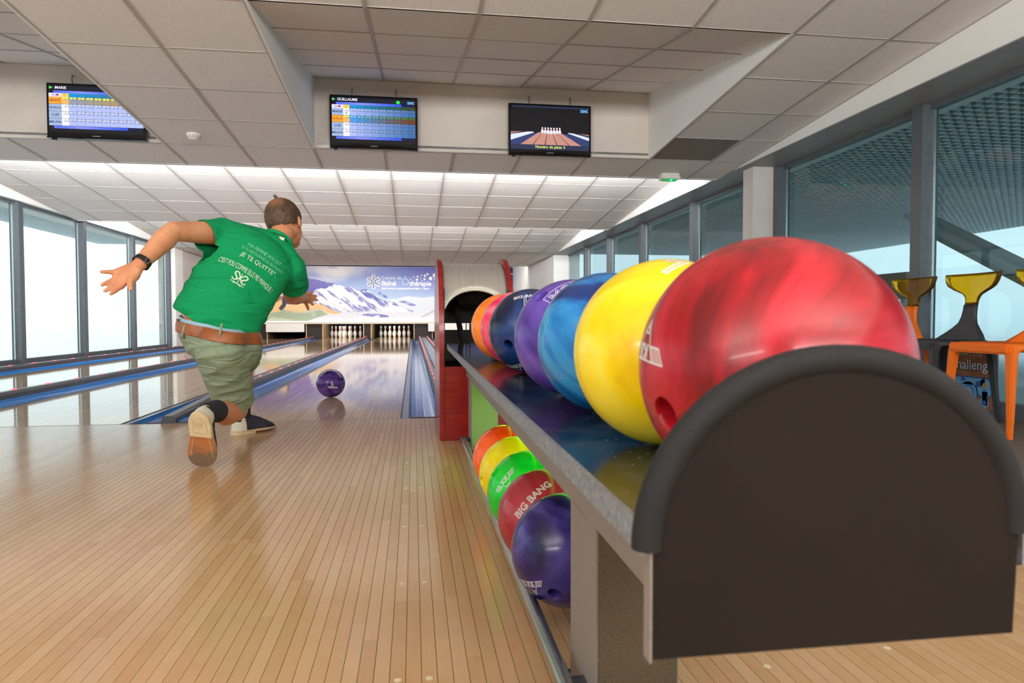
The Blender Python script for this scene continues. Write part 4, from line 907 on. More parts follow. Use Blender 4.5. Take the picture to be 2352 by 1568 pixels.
# ------------------------------------------------------------------ chairs by the right windows
amber = mat('amber_acrylic', srgb(246, 176, 20), .04, trans=.92, ior=1.3)
def chair(y, seatm, lab):
    r = empty('plastic_chair', (3.71, y, 0)); r.scale = (1, 1, 1.035); tag(r, lab, 'chair', 'chairs along the right windows')
    # seat: rounded shell with rolled front, x from -.21 (front) to .19 (rear)
    b = MB(); n = 16
    for i in range(n + 1):
        for j in range(n + 1):
            u, v_ = i / n * 2 - 1, j / n * 2 - 1
            k = (abs(u) ** 5 + abs(v_) ** 5) ** .2; f = max(abs(u), abs(v_)) / k if k > 0 else 1
            xx, yy = u * f * .215, v_ * f * .215; d = max(abs(u), abs(v_))
            zz = .462 - .018 * (1 - d ** 2) - (.02 * max(0, (d - .9) / .1) ** 2)
            b.v.append((xx, yy, zz))
    for i in range(n):
        for j in range(n): q = i * (n + 1) + j; b.f.append((q, q + n + 1, q + n + 2, q + 1)); b.mi.append(0)
    o = b.build('seat', seatm, r, smooth=True); md = o.modifiers.new('t', 'SOLIDIFY'); md.thickness = .03; md.offset = -1
    for sx in (-1, 1):
        for sy in (-1, 1):
            lg = MB(); rings = []
            for zz, off, wx, wy in ((.445, .165, .03, .036), (.39, .183, .02, .021), (.2, .196, .016, .016), (0, .212, .012, .012)):
                cx, cy = sx * off, sy * off; rings.append([(cx - wx, cy - wy, zz), (cx + wx, cy - wy, zz), (cx + wx, cy + wy, zz), (cx - wx, cy + wy, zz)])
            for q in rings: lg.v += q
            for i in range(3):
                for j in range(4): lg.f.append((i * 4 + j, i * 4 + (j + 1) % 4, i * 4 + 4 + (j + 1) % 4, i * 4 + 4 + j)); lg.mi.append(0)
            lg.f.append((12, 13, 14, 15)); lg.mi.append(0)
            lg.build('leg', seatm, r, bevel=.005)
    fr_ = MB().box((-.214, -.19, .405), (-.185, .19, .455)).build('front_rail', seatm, r, bevel=.01)
    def sheet(prof, name, m, th):   # prof: list of (z, halfwidth, x)
        b = MB(); n = 10
        for z, hw, xx in prof:
            for j in range(n + 1):
                s = j / n * 2 - 1; b.v.append((xx - .035 * abs(s) ** 2 * min(1, hw / .2), s * hw, z))
        for i in range(len(prof) - 1):
            for j in range(n): q = i * (n + 1) + j; b.f.append((q, q + 1, q + n + 2, q + n + 1)); b.mi.append(0)
        o = b.build(name, m, r, smooth=True); md = o.modifiers.new('t', 'SOLIDIFY'); md.thickness = th; return o
    sheet([(.44, .185, .17), (.462, .165, .188), (.49, .135, .198), (.52, .098, .205), (.55, .066, .211), (.585, .052, .217), (.62, .047, .222), (.655, .046, .227)], 'back_neck', seatm, .022)
    wing = [(.652, .045, .2275), (.675, .047, .231), (.697, .053, .235), (.715, .070, .238), (.730, .104, .241), (.746, .146, .245), (.764, .178, .248), (.79, .196, .252), (.82, .205, .257), (.838, .206, .26)]
    sheet(wing, 'headrest', amber, .014)
    return r
org = noisy('orange_plastic', srgb(240, 112, 18), srgb(246, 122, 28), 200, .5); chc = noisy('charcoal_plastic', srgb(48, 48, 52), srgb(56, 56, 60), 200, .5)
chair(-1.02, org, 'orange chair with amber headrest nearest the right picture edge')
chair(-.51, chc, 'charcoal chair with amber headrest between two orange chairs')
chair(-.02, org, 'orange necked chair with amber headrest, farthest, behind the red ball')

# ------------------------------------------------------------------ poster at the foot of the glass
po = empty('course_poster', (4.043, -.328, .045)); po.scale = (.83, .83, .83); tag(po, 'brown Challenge course poster with blue map behind the chairs', 'poster')
MB().box((0, -.30, 0), (.012, .30, .46)).build('board', noisy('poster_brown', srgb(140, 92, 66), srgb(156, 106, 78), 4, .6, (1, 1, 8)), po)
PXa, PYa = (0, -1, 0), (0, 0, 1)
pw_ = mat('poster_white', srgb(226, 228, 232), .6); pnavy = mat('poster_navy', srgb(52, 56, 92), .6); pblue = mat('poster_blue', srgb(112, 178, 226), .6); pdk = mat('poster_mid_blue', srgb(50, 96, 176), .6); pgold = mat('poster_gold', srgb(190, 164, 74), .6); pink_ = mat('poster_ink', srgb(24, 26, 34), .6)
lettering(tm('Parcours (1h)', .052, align='RIGHT'), pw_, po, (-.002, -.17, .405), PXa, PYa, .0005)
lettering(tm('Challenge', .104, align='RIGHT', offset=.002), pnavy, po, (-.002, -.277, .312), PXa, PYa, .0006)
lettering(tm('Challenge', .104, align='RIGHT', offset=.001), pw_, po, (-.002, -.272, .317), PXa, PYa, .0016)
circ = lambda cx, cy, r_, n=28: ([(cx + r_ * math.cos(2 * PI * k / n), cy + r_ * math.sin(2 * PI * k / n)) for k in range(n)], [tuple(range(n))])
flatobj('map_outline', [circ(.20, .155, .078), rect(-.10, .16, .20, .233), circ(.05, .115, .088), rect(.17, .03, .235, .13)], pdk, po, (-.002, 0, 0), PXa, PYa, .0006)
flatobj('map_shape', [circ(.20, .155, .068), rect(-.10, .17, .20, .223), circ(.05, .115, .078), rect(.178, .03, .227, .13), circ(.20, .05, .04)], pblue, po, (-.002, 0, 0), PXa, PYa, .0012)
flatobj('map_detail', [circ(.05, .115, .052), rect(-.02, .195, .02, .226), rect(.12, .16, .165, .20), circ(.20, .05, .018)], pdk, po, (-.002, 0, 0), PXa, PYa, .0018)
flatobj('map_inner', [circ(.05, .115, .044)], pblue, po, (-.002, 0, 0), PXa, PYa, .0024)
flatobj('map_badge', [circ(.20, .175, .020), circ(.05, .115, .020)], pgold, po, (-.002, 0, 0), PXa, PYa, .003)
flatobj('map_numbers', [([(a + .20, b + .175) for a, b in tm('1', .03)[0]], tm('1', .03)[1]), ([(a + .05, b + .115) for a, b in tm('2', .03)[0]], tm('2', .03)[1]), ([(a + .20, b + .137) for a, b in tm("1'30", .022)[0]], tm("1'30", .022)[1])], pink_, po, (-.002, 0, 0), PXa, PYa, .0036)
# ------------------------------------------------------------------ the bowler
J = dict(pelvis=(-0.2276, -1.0777, 0.5213), belt=(-0.2442, -1.0536, 0.5643), sp1=(-0.204, -1.0359, 0.6631), sp2=(-0.1631, -0.9877, 0.7707), chest=(-0.1014, -0.9323, 0.8787), neckb=(-0.0228, -0.8502, 0.9516), neckt=(-0.0019, -0.8111, 1.0033), skull=(-0.0047, -0.7576, 1.0806), face=(0.021, -0.7225, 1.0293), jaw=(0.027, -0.7249, 0.9848), ear=(0.0666, -0.7902, 1.0152), shL=(-0.243, -0.9386, 0.9878), elL=(-0.3749, -1.1629, 0.9651), wrL=(-0.4564, -1.2976, 0.8169), slL=(-0.2953, -1.0227, 0.9671), shR=(0.0414, -0.8431, 0.835), elR=(0.0138, -0.6411, 0.7127), wrR=(0.0359, -0.4419, 0.7169), slR=(0.0399, -0.7442, 0.7642), hipR=(-0.2083, -1.1123, 0.4755), hipL=(-0.1619, -1.018, 0.4711), knR=(-0.2124, -0.8587, 0.1806), anR=(-0.2008, -1.2343, 0.1827), knL=(-0.2378, -0.6152, 0.4002), anL=(-0.2525, -0.4412, 0.0991), palmL=(-0.5112, -1.3115, 0.7694), pkb=(-0.5414, -1.3067, 0.7848), pkm=(-0.5613, -1.324, 0.7843), pkt=(-0.5791, -1.3417, 0.7838), rgb=(-0.5394, -1.3129, 0.759), rgm=(-0.5577, -1.3309, 0.746), rgt=(-0.5716, -1.3546, 0.733), mdb=(-0.5315, -1.3197, 0.74), mdm=(-0.5473, -1.3382, 0.7238), mdt=(-0.5618, -1.3568, 0.7096), ixb=(-0.519, -1.3219, 0.7298), ixm=(-0.529, -1.3412, 0.712), ixt=(-0.5395, -1.3604, 0.6987), thb=(-0.473, -1.3069, 0.77), thm=(-0.4779, -1.3375, 0.7428), tht=(-0.4682, -1.3599, 0.7182), palmR=(0.038, -0.3817, 0.7142), f1b=(0.0436, -0.3416, 0.7272), f1t=(0.081, -0.2965, 0.7276), f2b=(0.0458, -0.3424, 0.713), f2t=(0.0856, -0.2979, 0.7049), f3b=(0.0449, -0.3528, 0.7009), f3t=(0.067, -0.3162, 0.6805), f4b=(0.0378, -0.3824, 0.6931), f4t=(0.0454, -0.3443, 0.6539), f5b=(0.0435, -0.4022, 0.7298), f5t=(0.0677, -0.3647, 0.7453))
J = {k: Vector(v) for k, v in J.items()}
HEM, BELT = Vector((-.2384, -1.0536, .5908)), Vector((-.2518, -1.0528, .5549))
TP = dict(l1=(.0023, -1.1996, .891), l2=(-.0125, -1.1981, .8715), l3=(-.0292, -1.1965, .847), l4=(-.0763, -1.1909, .81), em=(-.1086, -1.1874, .7776))
def ico(sub):
    bm = bmesh.new(); bmesh.ops.create_icosphere(bm, subdivisions=sub, radius=1); vs = [v.co.copy() for v in bm.verts]; fs = [tuple(v.index for v in f.verts) for f in bm.faces]; bm.free(); return vs, fs
ICO = ico(3)
class Blob:
    def __init__(s): s.b = MB()
    def ell(s, c, a, b_, c_): 
        c = Vector(c); s.b.add([c + a * v.x + b_ * v.y + c_ * v.z for v in ICO[0]], ICO[1]); return s
    def sph(s, c, r): return s.ell(c, Vector((r, 0, 0)), Vector((0, r, 0)), Vector((0, 0, r)))
    def cone(s, a, b, ra, rb):
        a, b = Vector(a), Vector(b); n = max(2, int((b - a).length / (min(ra, rb) * .5)) + 1)
        for i in range(n + 1): s.sph(a.lerp(b, i / n), ra + (rb - ra) * i / n)
        return s
    def chain(s, pts, rs):
        for i in range(len(pts) - 1): s.cone(pts[i], pts[i + 1], rs[i], rs[i + 1])
        return s
    def mesh(s, vox, smooth=6, name='body'):
        me = bpy.data.meshes.new(name); me.from_pydata(s.b.v, [], s.b.f); me.update()
        o = bpy.data.objects.new('tmp', me); COL.objects.link(o)
        m = o.modifiers.new('r', 'REMESH'); m.mode = 'VOXEL'; m.voxel_size = vox
        m2 = o.modifiers.new('s', 'SMOOTH'); m2.factor = .5; m2.iterations = smooth
        dg = bpy.context.evaluated_depsgraph_get(); out = bpy.data.meshes.new_from_object(o.evaluated_get(dg)); bpy.data.objects.remove(o); bpy.data.meshes.remove(me); out.name = name
        return out
def cut(me, co, no, near=None, rad=1e9):
    """remove what lies on the +no side of the plane, only within rad of near"""
    bm = bmesh.new(); bm.from_mesh(me)
    if near is not None:
        vs = [v for v in bm.verts if (v.co - near).length < rad]; sv = set(vs); fs = [f for f in bm.faces if all(v in sv for v in f.verts)]; es = list({e for f in fs for e in f.edges}); g = list({v for f in fs for v in f.verts}) + es + fs
    else: g = bm.verts[:] + bm.edges[:] + bm.faces[:]
    bmesh.ops.bisect_plane(bm, geom=g, plane_co=co, plane_no=no, clear_outer=True); bm.to_mesh(me); bm.free(); return me
from mathutils import noise as mn
sp = (J['neckb'] - J['belt']).normalized(); lat = (J['shR'] - J['shL']); lat = (lat - sp * lat.dot(sp)).normalized(); nb = sp.cross(lat).normalized()
if nb.y > 0: nb = -nb
PR_ = Vector((-.2276, -1.0, 0)); per = empty('person', PR_)
tag(per, 'man in green T-shirt, khaki shorts and bowling shoes lunging after releasing a ball', 'person')
def own(name, me, m, parent=None, smooth=True):
    o = newobj(name, me, m, None, smooth); o.parent = parent or per; 
    if parent is None: o.location = -PR_
    return o
# --- shoes first: they fix the ankles
def shoe_frame(origin, y, zh):
    y = Vector(y).normalized(); z = Vector(zh); z = (z - y * z.dot(y)).normalized(); x_ = y.cross(z); M4 = Matrix((x_, y, z)).transposed().to_4x4(); M4.translation = Vector(origin); return M4
SL_ = .268
toe = Vector((-.246, -1.2755, .004)); yv = Vector((-.10, .47, -.876)).normalized()
FR = shoe_frame(toe - yv * .262, yv, (0.05, 1, .2))
FLm = shoe_frame((-.325, -.49, 0), (.62, .785, 0), (0, 0, 1))
def outl(n=44, g=0.0):
    pts = []
    for k in range(n):
        a = 2 * PI * k / n; c, s_ = math.cos(a), math.sin(a); y = SL_ / 2 - c * (SL_ / 2 + g)
        f = (y + g) / (SL_ + 2 * g)
        w_ = np.interp(f, [0, .06, .15, .3, .45, .6, .7, .8, .9, .97, 1], [0, .027, .0375, .0385, .0385, .047, .0515, .0515, .044, .028, 0]) + (g if 0 < f < 1 else 0)
        sx = 1 if s_ >= 0 else -1
        pts.append((sx * w_ + .006 * math.sin(PI * f), y))
    return pts
def shoe(Mx, lab):
    r = empty('bowling_shoe'); r.parent = per; r.matrix_local = Matrix.Translation(-PR_) @ Mx; r['label'] = lab
    O = outl()
    navy = NAVY; 
    up = MB(); n = len(O); T_ = 9
    for i in range(T_ + 1):
        t_ = i / T_; k = t_ ** 1.7
        for (x_, y_) in O:
            a = math.atan2(x_, y_ - .075); ox, oy = .030 * math.sin(a), .072 + .048 * math.cos(a)
            front = max(0, (y_ - .12) / .15); bul = 1.04 if t_ < .5 else 1
            zz = .020 + (.078 if y_ < .12 else .078) * (t_ ** (.75 + .55 * front)) ; 
            X = (x_ * (1 - k) * bul + ox * k); Y = y_ * (1 - k) + oy * k
            up.v.append((X, Y, zz))
    for i in range(T_):
        for j in range(n):
            a = i * n + j; b_ = i * n + (j + 1) % n; up.f.append((a, b_, b_ + n, a + n)); ym = sum(O[q][1] for q in (j, (j + 1) % n)) / 2
            up.mi.append(1 if (ym < .062 and i < 8) else 0)
    up.f.append(tuple(T_ * n + j for j in range(n))); up.mi.append(0)
    newobj('upper', up.mesh('upper'), [navy, SWHITE], r, True)
    sole = MB(); O2 = outl(44, .004)
    half = [p for p in O2 if p[1] >= .112]; 
    fr_ = sorted([p for p in half if p[0] >= .003], key=lambda p: p[1]) + sorted([p for p in half if p[0] < .003], key=lambda p: -p[1])
    bk = sorted([p for p in O2 if p[1] <= .118 and p[0] >= .001], key=lambda p: -p[1]) + sorted([p for p in O2 if p[1] <= .118 and p[0] < .001], key=lambda p: p[1])
    MB().prism(fr_, 'z', .008, .0135).build('sole', SOLE, r); MB().prism(bk, 'z', 0, .0135).build('heel', SHEEL, r, bevel=.002)
    MB().prism(O2, 'z', .0135, .021).build('welt', SWELT, r)
    lb = MB(); lb.tube([(x_ * .62 + .002, y_ * .62 + .022, -.0002) for x_, y_ in bk], .0008, 5, closed=True)
    for a in (.5, 2.64, 3.64, 5.78):
        lb.tube([(.011 * math.cos(a) + .006 * math.cos(q) , .052 + .011 * math.sin(a) + .006 * math.sin(q), -.0002) for q in [2 * PI * k / 12 for k in range(12)]], .0009, 5, closed=True)
    lb.build('heel_emboss', mat('cream_emboss', srgb(176, 156, 116), .6), r)
    for s_ in (-1, 1):
        st = MB()
        for k in range(11): st.tube([(s_ * (.030 + .012 * k / 10) + .004, .125 + k * .0085, .0076), (s_ * (.030 + .012 * (k + .5) / 10) + .004, .130 + k * .0085, .0076)], .0011, 5)
        st.build('stitching', SWHITE, r)
    v_, f_ = tm('42', .026); b = MB(); b.add([(-a, -.0062 - .0 * q + .012 * (q + .013) * 0, .072 + q) for a, q in v_], f_)
    for i, q in enumerate(b.v):
        yb_ = .072 - .0475 * math.sqrt(max(.05, 1 - (q[0] / .034) ** 2)); k = ((q[2] - .02) / .078); b.v[i] = (q[0], -.002 + .028 * max(0, k) ** 2.2 * 1.0 + 6 * q[0] ** 2 - .0035, q[2])
    me = bpy.data.meshes.new('size_number'); me.from_pydata(b.v, [], b.f); newobj('size_number', me, M['black'], r)
    lc = MB()
    for k in range(4): 
        yy = .118 + k * .018; zz = .094 - k * .0115; lc.tube([(-.02, yy, zz - .006), (0, yy + .002, zz), (.02, yy, zz - .006)], .0022, 6)
    lc.tube([(0, .12, .094), (.02, .135, .104), (.034, .15, .096)], .0018, 6).tube([(0, .12, .094), (-.02, .138, .103), (-.032, .15, .092)], .0018, 6)
    lc.build('laces', SWHITE, r, smooth=True)
    MB().hexa([(-.02, .10, .095), (.02, .10, .095), (.022, .15, .078), (-.022, .15, .078), (-.022, .085, .125), (.022, .085, .125), (.02, .09, .126), (-.02, .09, .126)]).build('tongue', SWHITE, r, bevel=.003)
    st2 = MB().tube([(.0345, .10, .03), (.031, .108, .055), (.022, .112, .085)], .0009, 5).tube([(.043, .145, .03), (.036, .148, .05), (.022, .150, .070)], .0009, 5); st2.build('seam', SWELT, r)
    return r
NAVY = noisy('navy_suede', srgb(34, 36, 48), srgb(46, 47, 58), 120, .8, bump=.2, bd=.001); SWHITE = noisy('cream_leather', srgb(226, 218, 204), srgb(214, 204, 188), 20, .5); SHEEL = noisy('cream_rubber', srgb(222, 206, 168), srgb(206, 188, 150), 25, .6); SWELT = mat('pale_welt', srgb(206, 182, 150), .6)
SOLE = mat('worn_leather_sole', srgb(150, 96, 58), .7); t = NT(SOLE); nz = t.noise(t.coords((1, 1, 1)), 22, 4); sx_ = t.n('ShaderNodeSeparateXYZ'); t.l(t.coords(), sx_.inputs[0])
ad = t.n('ShaderNodeMath', operation='MULTIPLY_ADD'); t.l(sx_.outputs[1], ad.inputs[0]); ad.inputs[1].default_value = 5.0; t.l(nz.outputs[0], ad.inputs[2])
rr_ = t.ramp(ad.outputs[0], [(.30, srgb(176, 112, 62)), (.62, srgb(160, 100, 60))]); rr_.color_ramp.elements[1].position = 1.0
r9 = t.n('ShaderNodeMath', operation='MULTIPLY'); t.l(ad.outputs[0], r9.inputs[0]); r9.inputs[1].default_value = .5; rr2 = t.ramp(r9.outputs[0], [(.66, srgb(172, 108, 62)), (.76, srgb(112, 92, 70))]); t.l(rr2.outputs[0], t.b.inputs['Base Color'])
shoe(FR, 'dark bowling shoe on its toe, tan sole facing back'); shoe(FLm, 'dark bowling shoe flat on the floor in front')
J['anR'] = FR @ Vector((.0, .062, .100)); J['anL'] = FLm @ Vector((.0, .068, .110))
# --- skin
B = Blob()
J['calfR'] = J['knR'].lerp(J['anR'], .36) + Vector((0, 0, -.012)); J['calfL'] = J['knL'].lerp(J['anL'], .36) + Vector((0, -.012, 0))
for c, a, b_, d in (('chest', .155, .12, .09), ('sp2', .15, .11, .09), ('sp1', .145, .11, .092), ('belt', .145, .09, .098), ('pelvis', .155, .10, .105)): B.ell(J[c], lat * a, sp * b_, nb * d)
B.cone(J['shL'], J['neckb'], .050, .052).cone(J['neckb'], J['shR'], .052, .050)
B.chain([J['shL'], J['shL'].lerp(J['elL'], .45), J['elL']], [.055, .049, .040])
fa = J['wrL'] - J['elL']
B.chain([J['elL'], J['elL'] + fa * .28, J['elL'] + fa * .65, J['wrL']], [.041, .045, .036, .027])
B.chain([J['shR'], J['shR'].lerp(J['elR'], .45), J['elR']], [.055, .049, .040]); fb = J['wrR'] - J['elR']
B.chain([J['elR'], J['elR'] + fb * .3, J['wrR']], [.040, .041, .028])
def fing(*n, rs=(.0115, .0095, .008)): B.chain([J[q] for q in n], list(rs)[:len(n)])
wL = J['wrL']
for q, r_ in (('pkb', .0135), ('rgb', .0145), ('mdb', .0145), ('ixb', .0145)): B.cone(wL.lerp(J[q], .18), J[q], .019, r_)
B.cone(wL, J['palmL'], .021, .019); B.cone(wL, J['thb'], .020, .020)
fing('pkb', 'pkm', 'pkt', rs=(.0105, .0092, .0075)); fing('rgb', 'rgm', 'rgt'); fing('mdb', 'mdm', 'mdt'); fing('ixb', 'ixm', 'ixt'); fing('thb', 'thm', 'tht', rs=(.019, .0135, .0095))
wR = J['wrR']
for q in ('f1b', 'f2b', 'f3b', 'f4b'): B.cone(wR, J[q], .020, .0135)
for q in '1234': B.chain([J['f%sb' % q], J['f%sb' % q].lerp(J['f%st' % q], .55), J['f%st' % q]], [.0115, .0095, .0078])
B.chain([wR, J['f5b'], J['f5t']], [.017, .013, .009])
for s_ in 'RL':
    d = (J['an' + s_] - J['kn' + s_])
    B.chain([J['hip' + s_], J['hip' + s_].lerp(J['kn' + s_], .5), J['kn' + s_]], [.085, .075, .056])
    B.chain([J['kn' + s_], J['calf' + s_], J['kn' + s_] + d * .65, J['an' + s_]], [.055, .057, .043, .034])
# head
hu = Vector((-.22, .10, .97)).normalized(); hf = Vector((.26, .96, -.12)); hf = (hf - hu * hf.dot(hu)).normalized(); hs = hf.cross(hu).normalized()
sk = J['skull']
B.ell(sk, hs * .076, hf * .094, hu * .092)
B.ell(sk + hf * .035 - hu * .055, hs * .060, hf * .060, hu * .075).sph(sk + hf * .062 - hu * .105, .030).ell(sk - hu * .06 + hf * .0, hs * .062, hf * .06, hu * .05)
B.cone(sk + hf * .092 - hu * .030, sk + hf * .112 - hu * .055, .009, .013)
for s_ in (-1, 1):
    B.ell(sk + hs * s_ * .076 - hu * .032 - hf * .005, hs * .010 - hf * .004, hf * .019, hu * .031)
    B.cone(sk + hf * .085 + hs * s_ * .015 - hu * .012, sk + hf * .078 + hs * s_ * .045 - hu * .012, .010, .009)
B.chain([J['neckb'] - sp * .02, J['neckt'], sk - hu * .05 - hf * .015], [.062, .055, .055])
skin = mat('tanned_skin', srgb(206, 142, 102), .5); t = NT(skin); nz = t.noise(t.coords(), 9, 4); rp = t.ramp(nz.outputs[0], [(.35, srgb(196, 128, 90)), (.65, srgb(214, 152, 112))]); t.l(rp.outputs[0], t.b.inputs['Base Color']); n2 = t.noise(t.coords(), 140, 3); t.bump(n2.outputs[0], .12, .002)
skin.node_tree.nodes['Principled BSDF'].inputs['Subsurface Weight'].default_value = 0; skin.node_tree.nodes['Principled BSDF'].inputs['Subsurface Radius'].default_value = (.012, .005, .003)
body = own('body', B.mesh(.0042, 5, 'body'), skin)
for s_ in (-1, 1):
    e = Blob(); e.sph(sk + hf * .083 + hs * s_ * .031 - hu * .027, .0115); me = bpy.data.meshes.new('eye'); me.from_pydata(e.b.v, [], e.b.f); own('eye', me, mat('eye_white', srgb(230, 226, 220), .2))
e = Blob(); e.ell(sk + hf * .098 - hu * .083, hs * .024, hf * .007, hu * .007); me = bpy.data.meshes.new('lips'); me.from_pydata(e.b.v, [], e.b.f); own('lips', me, mat('lip_skin', srgb(176, 96, 86), .5))
# hair
vs, fs = ico(5); bm = bmesh.new(); hv = []
for v in vs:
    p_ = sk + hs * v.x * .083 + hf * v.y * .101 + hu * v.z * .100
    d = mn.noise(p_ * 120) * .0022 + mn.noise(p_ * 40) * .0015; nrm = (p_ - sk).normalized(); hv.append(bm.verts.new(p_ + nrm * d + hu * .002))
bm.verts.ensure_lookup_table()
for f in fs:
    try: bm.faces.new([hv[i] for i in f])
    except ValueError: pass
kill = [v for v in bm.verts if ((v.co - sk).dot(hu) < -.050 + .035 * max(0, (v.co - sk).dot(hf) / .09) + .006 * mn.noise(v.co * 60)) or ((v.co - sk).dot(hf) > .02 and (v.co - sk).dot(hu) < .055 * min(1, ((v.co - sk).dot(hf) - .02) / .05) - .02)]
bmesh.ops.delete(bm, geom=kill, context='VERTS'); hm = bpy.data.meshes.new('hair'); bm.to_mesh(hm); bm.free()
hairm = mat('brown_hair', srgb(64, 44, 30), .6); t = NT(hairm); nz = t.noise(t.coords((1, 1, 1)), 60, 4, .6, .4); rp = t.ramp(nz.outputs[0], [(.35, srgb(48, 34, 24)), (.7, srgb(98, 70, 46))])
gmx = t.n('ShaderNodeVectorMath', operation='DISTANCE'); t.l(t.coords(), gmx.inputs[0]); gmx.inputs[1].default_value = tuple(sk + hu * .072 - hf * .060 + hs * .008)
rg_ = t.ramp(gmx.outputs['Value'], [(.015, (.75, .75, .75)), (.050, (0, 0, 0))]); mx = t.n('ShaderNodeMix', data_type='RGBA'); t.l(rg_.outputs[0], mx.inputs[0]); t.l(rp.outputs[0], mx.inputs[6]); mx.inputs[7].default_value = (*srgb(150, 104, 72), 1); t.l(mx.outputs[2], t.b.inputs['Base Color']); t.bump(nz.outputs[0], .5, .003)
own('hair', hm, hairm)
tf = MB()
for k in range(9):
    a = Vector((random.uniform(-.012, .012), random.uniform(-.012, .012), 0)); b0 = sk + hu * .098 - hf * .01 + a; tf.tube([b0, b0 + hu * .012 + a * .4, b0 + hu * .022 + a * 1.3], [.0022, .0016, .0005], 5)
own('hair_tuft', tf.mesh('hair_tuft'), hairm)
# --- T-shirt
B = Blob()
TC = [(J['belt'], .182, .126), (J['sp1'], .182, .120), (J['sp2'], .184, .114), (J['chest'], .184, .108)]
for i in range(3):
    for k in range(4):
        f = k / 4; (c0, a0, d0), (c1, a1, d1) = TC[i], TC[i + 1]; B.ell(c0.lerp(c1, f), lat * (a0 + (a1 - a0) * f), sp * .10, nb * (d0 + (d1 - d0) * f))
B.ell(J['chest'], lat * .184, sp * .12, nb * .108)
B.cone(J['shL'], J['neckb'] - sp * .012, .066, .066).cone(J['neckb'] - sp * .012, J['shR'], .066, .068)
B.cone(J['shL'], J['shL'].lerp(J['slL'], 1.35), .069, .068).cone(J['shR'], J['shR'].lerp(J['slR'], 1.5), .070, .070)
HN = Vector((.49, -.025, .87)).normalized(); HEM = HEM - HN * .022
B.ell(J['belt'] - HN * .02, lat * .178, HN * .12, nb * .128)
ts = B.mesh(.006, 7, 'tshirt')
cut(ts, HEM, -HN); cut(ts, J['slL'], (J['slL'] - J['shL']).normalized(), J['slL'] + (J['slL'] - J['shL']).normalized() * .045, .105); cut(ts, J['slR'] + (J['slR'] - J['shR']) * .05, (J['slR'] - J['shR']).normalized(), J['slR'], .13)
nl = [v.normal.copy() for v in ts.vertices]
for v, n_ in zip(ts.vertices, nl):
    q = v.co; a = q.dot(lat); s_ = q.dot(sp)
    w1 = mn.noise(Vector((a * 4 + s_ * 3, (s_ - a * .5) * 12, 3))) ; w2 = mn.noise(Vector((a * 9, s_ * 9, 7)))
    low = min(1, max(.15, 1.15 - (q - J['belt']).dot(sp) / .40))
    v.co = q + n_ * (.034 * (.3 - abs(w1)) * low + .004 * w2)
green = noisy('green_jersey', srgb(2, 128, 74), srgb(6, 140, 84), 300, .85, bump=.15, bd=.0008, spec=.25)
def folds(m, sc, st, ds, rot):
    t = NT(m); old = [l for l in t.t.links if l.to_socket == t.b.inputs['Normal']][0].from_node
    nz_ = t.noise(t.coords(st, rot=rot), sc, 2, .5, 1.2); b2 = t.n('ShaderNodeBump'); b2.inputs['Strength'].default_value = .55; b2.inputs['Distance'].default_value = ds; t.l(nz_.outputs[0], b2.inputs['Height']); t.l(b2.outputs[0], old.inputs['Normal'])
folds(green, 6.5, (.8, .8, 2.6), .035, (0, .45, 0))
sh_o = own('tshirt', ts, green); md = sh_o.modifiers.new('t', 'SOLIDIFY'); md.thickness = .003; md.offset = -1
bvh = BVHTree.FromPolygons([v.co for v in ts.vertices], [tuple(p.vertices) for p in ts.polygons])
RR, UU = Vector((.9898, -.1428, -.0016)), Vector((.0063, .0324, .9995)); td = (RR * .862 - UU * .507); tu = (RR * .507 + UU * .862); tcast = Vector((-.214, 1.04, -.032)).normalized()
def decal(name, vf, o, m, off=.0016):
    b = bmesh.new(); vs = [b.verts.new((x_, y_, 0)) for x_, y_ in vf[0]]
    for f in vf[1]:
        try: b.faces.new([vs[i] for i in f])
        except ValueError: pass
    for _ in range(3):
        le = [e for e in b.edges if e.calc_length() > .006]
        if not le: break
        bmesh.ops.subdivide_edges(b, edges=le, cuts=1); bmesh.ops.triangulate(b, faces=b.faces)
    for v in b.verts:
        p_ = Vector(o) + td * v.co.x + tu * v.co.y; hit = bvh.ray_cast(p_, tcast)
        if hit[0] is not None: v.co = hit[0] + (hit[1] if hit[1].dot(tcast) < 0 else -hit[1]) * off
        else: v.co = p_ + tcast * .2
    me = bpy.data.meshes.new(name); b.to_mesh(me); b.free(); return own(name, me, m, None, False)
def fitw(vf, width, bend=0):
    xs = [a for a, b in vf[0]]; k = width / (max(xs) - min(xs)); c = (max(xs) + min(xs)) / 2
    return [((a - c) * k, b * HK[0] - bend * ((a - c) * k) ** 2) for a, b in vf[0]], vf[1]
HK = [1]
prn = mat('cream_print', srgb(212, 226, 200), .7); prn2 = mat('faded_print', srgb(120, 196, 150), .8)
for body_, ln, hgt, o_, m_, bend in (("MA FEMME M'A DIT :", .176, .024, TP['l1'], prn2, .4), ('"SI TU RETOURNES AU BOWLING', .208, .019, TP['l2'], prn2, .3), ('JE TE QUITTE".', .176, .028, TP['l3'], prn, .3), ("C'EST FOU COMME ELLE ME MANQUE !", .262, .034, TP['l4'], prn, 1.1)):
    vf = tm(body_, hgt); decal('shirt_lettering', fitw(vf, ln, bend), o_, m_)
em = [([(a - .021, b) for a, b in tm('S', .062)[0]], tm('S', .062)[1]), ([(a, b) for a, b in tm('X', .056)[0]], tm('X', .056)[1]), ([(-a + .021, b) for a, b in tm('S', .062)[0]], tm('S', .062)[1]), strokes([((0, -.022), (0, .022)), ((-.03, -.026), (.03, -.026)), ((-.018, -.030), (0, -.026)), ((.018, -.030), (0, -.026))], .003)]
for q in em: decal('shirt_emblem', q, TP['em'], prn)
nkd = (J['neckt'] - J['neckb']).normalized(); a_ = nkd.orthogonal().normalized(); c_ = nkd.cross(a_)
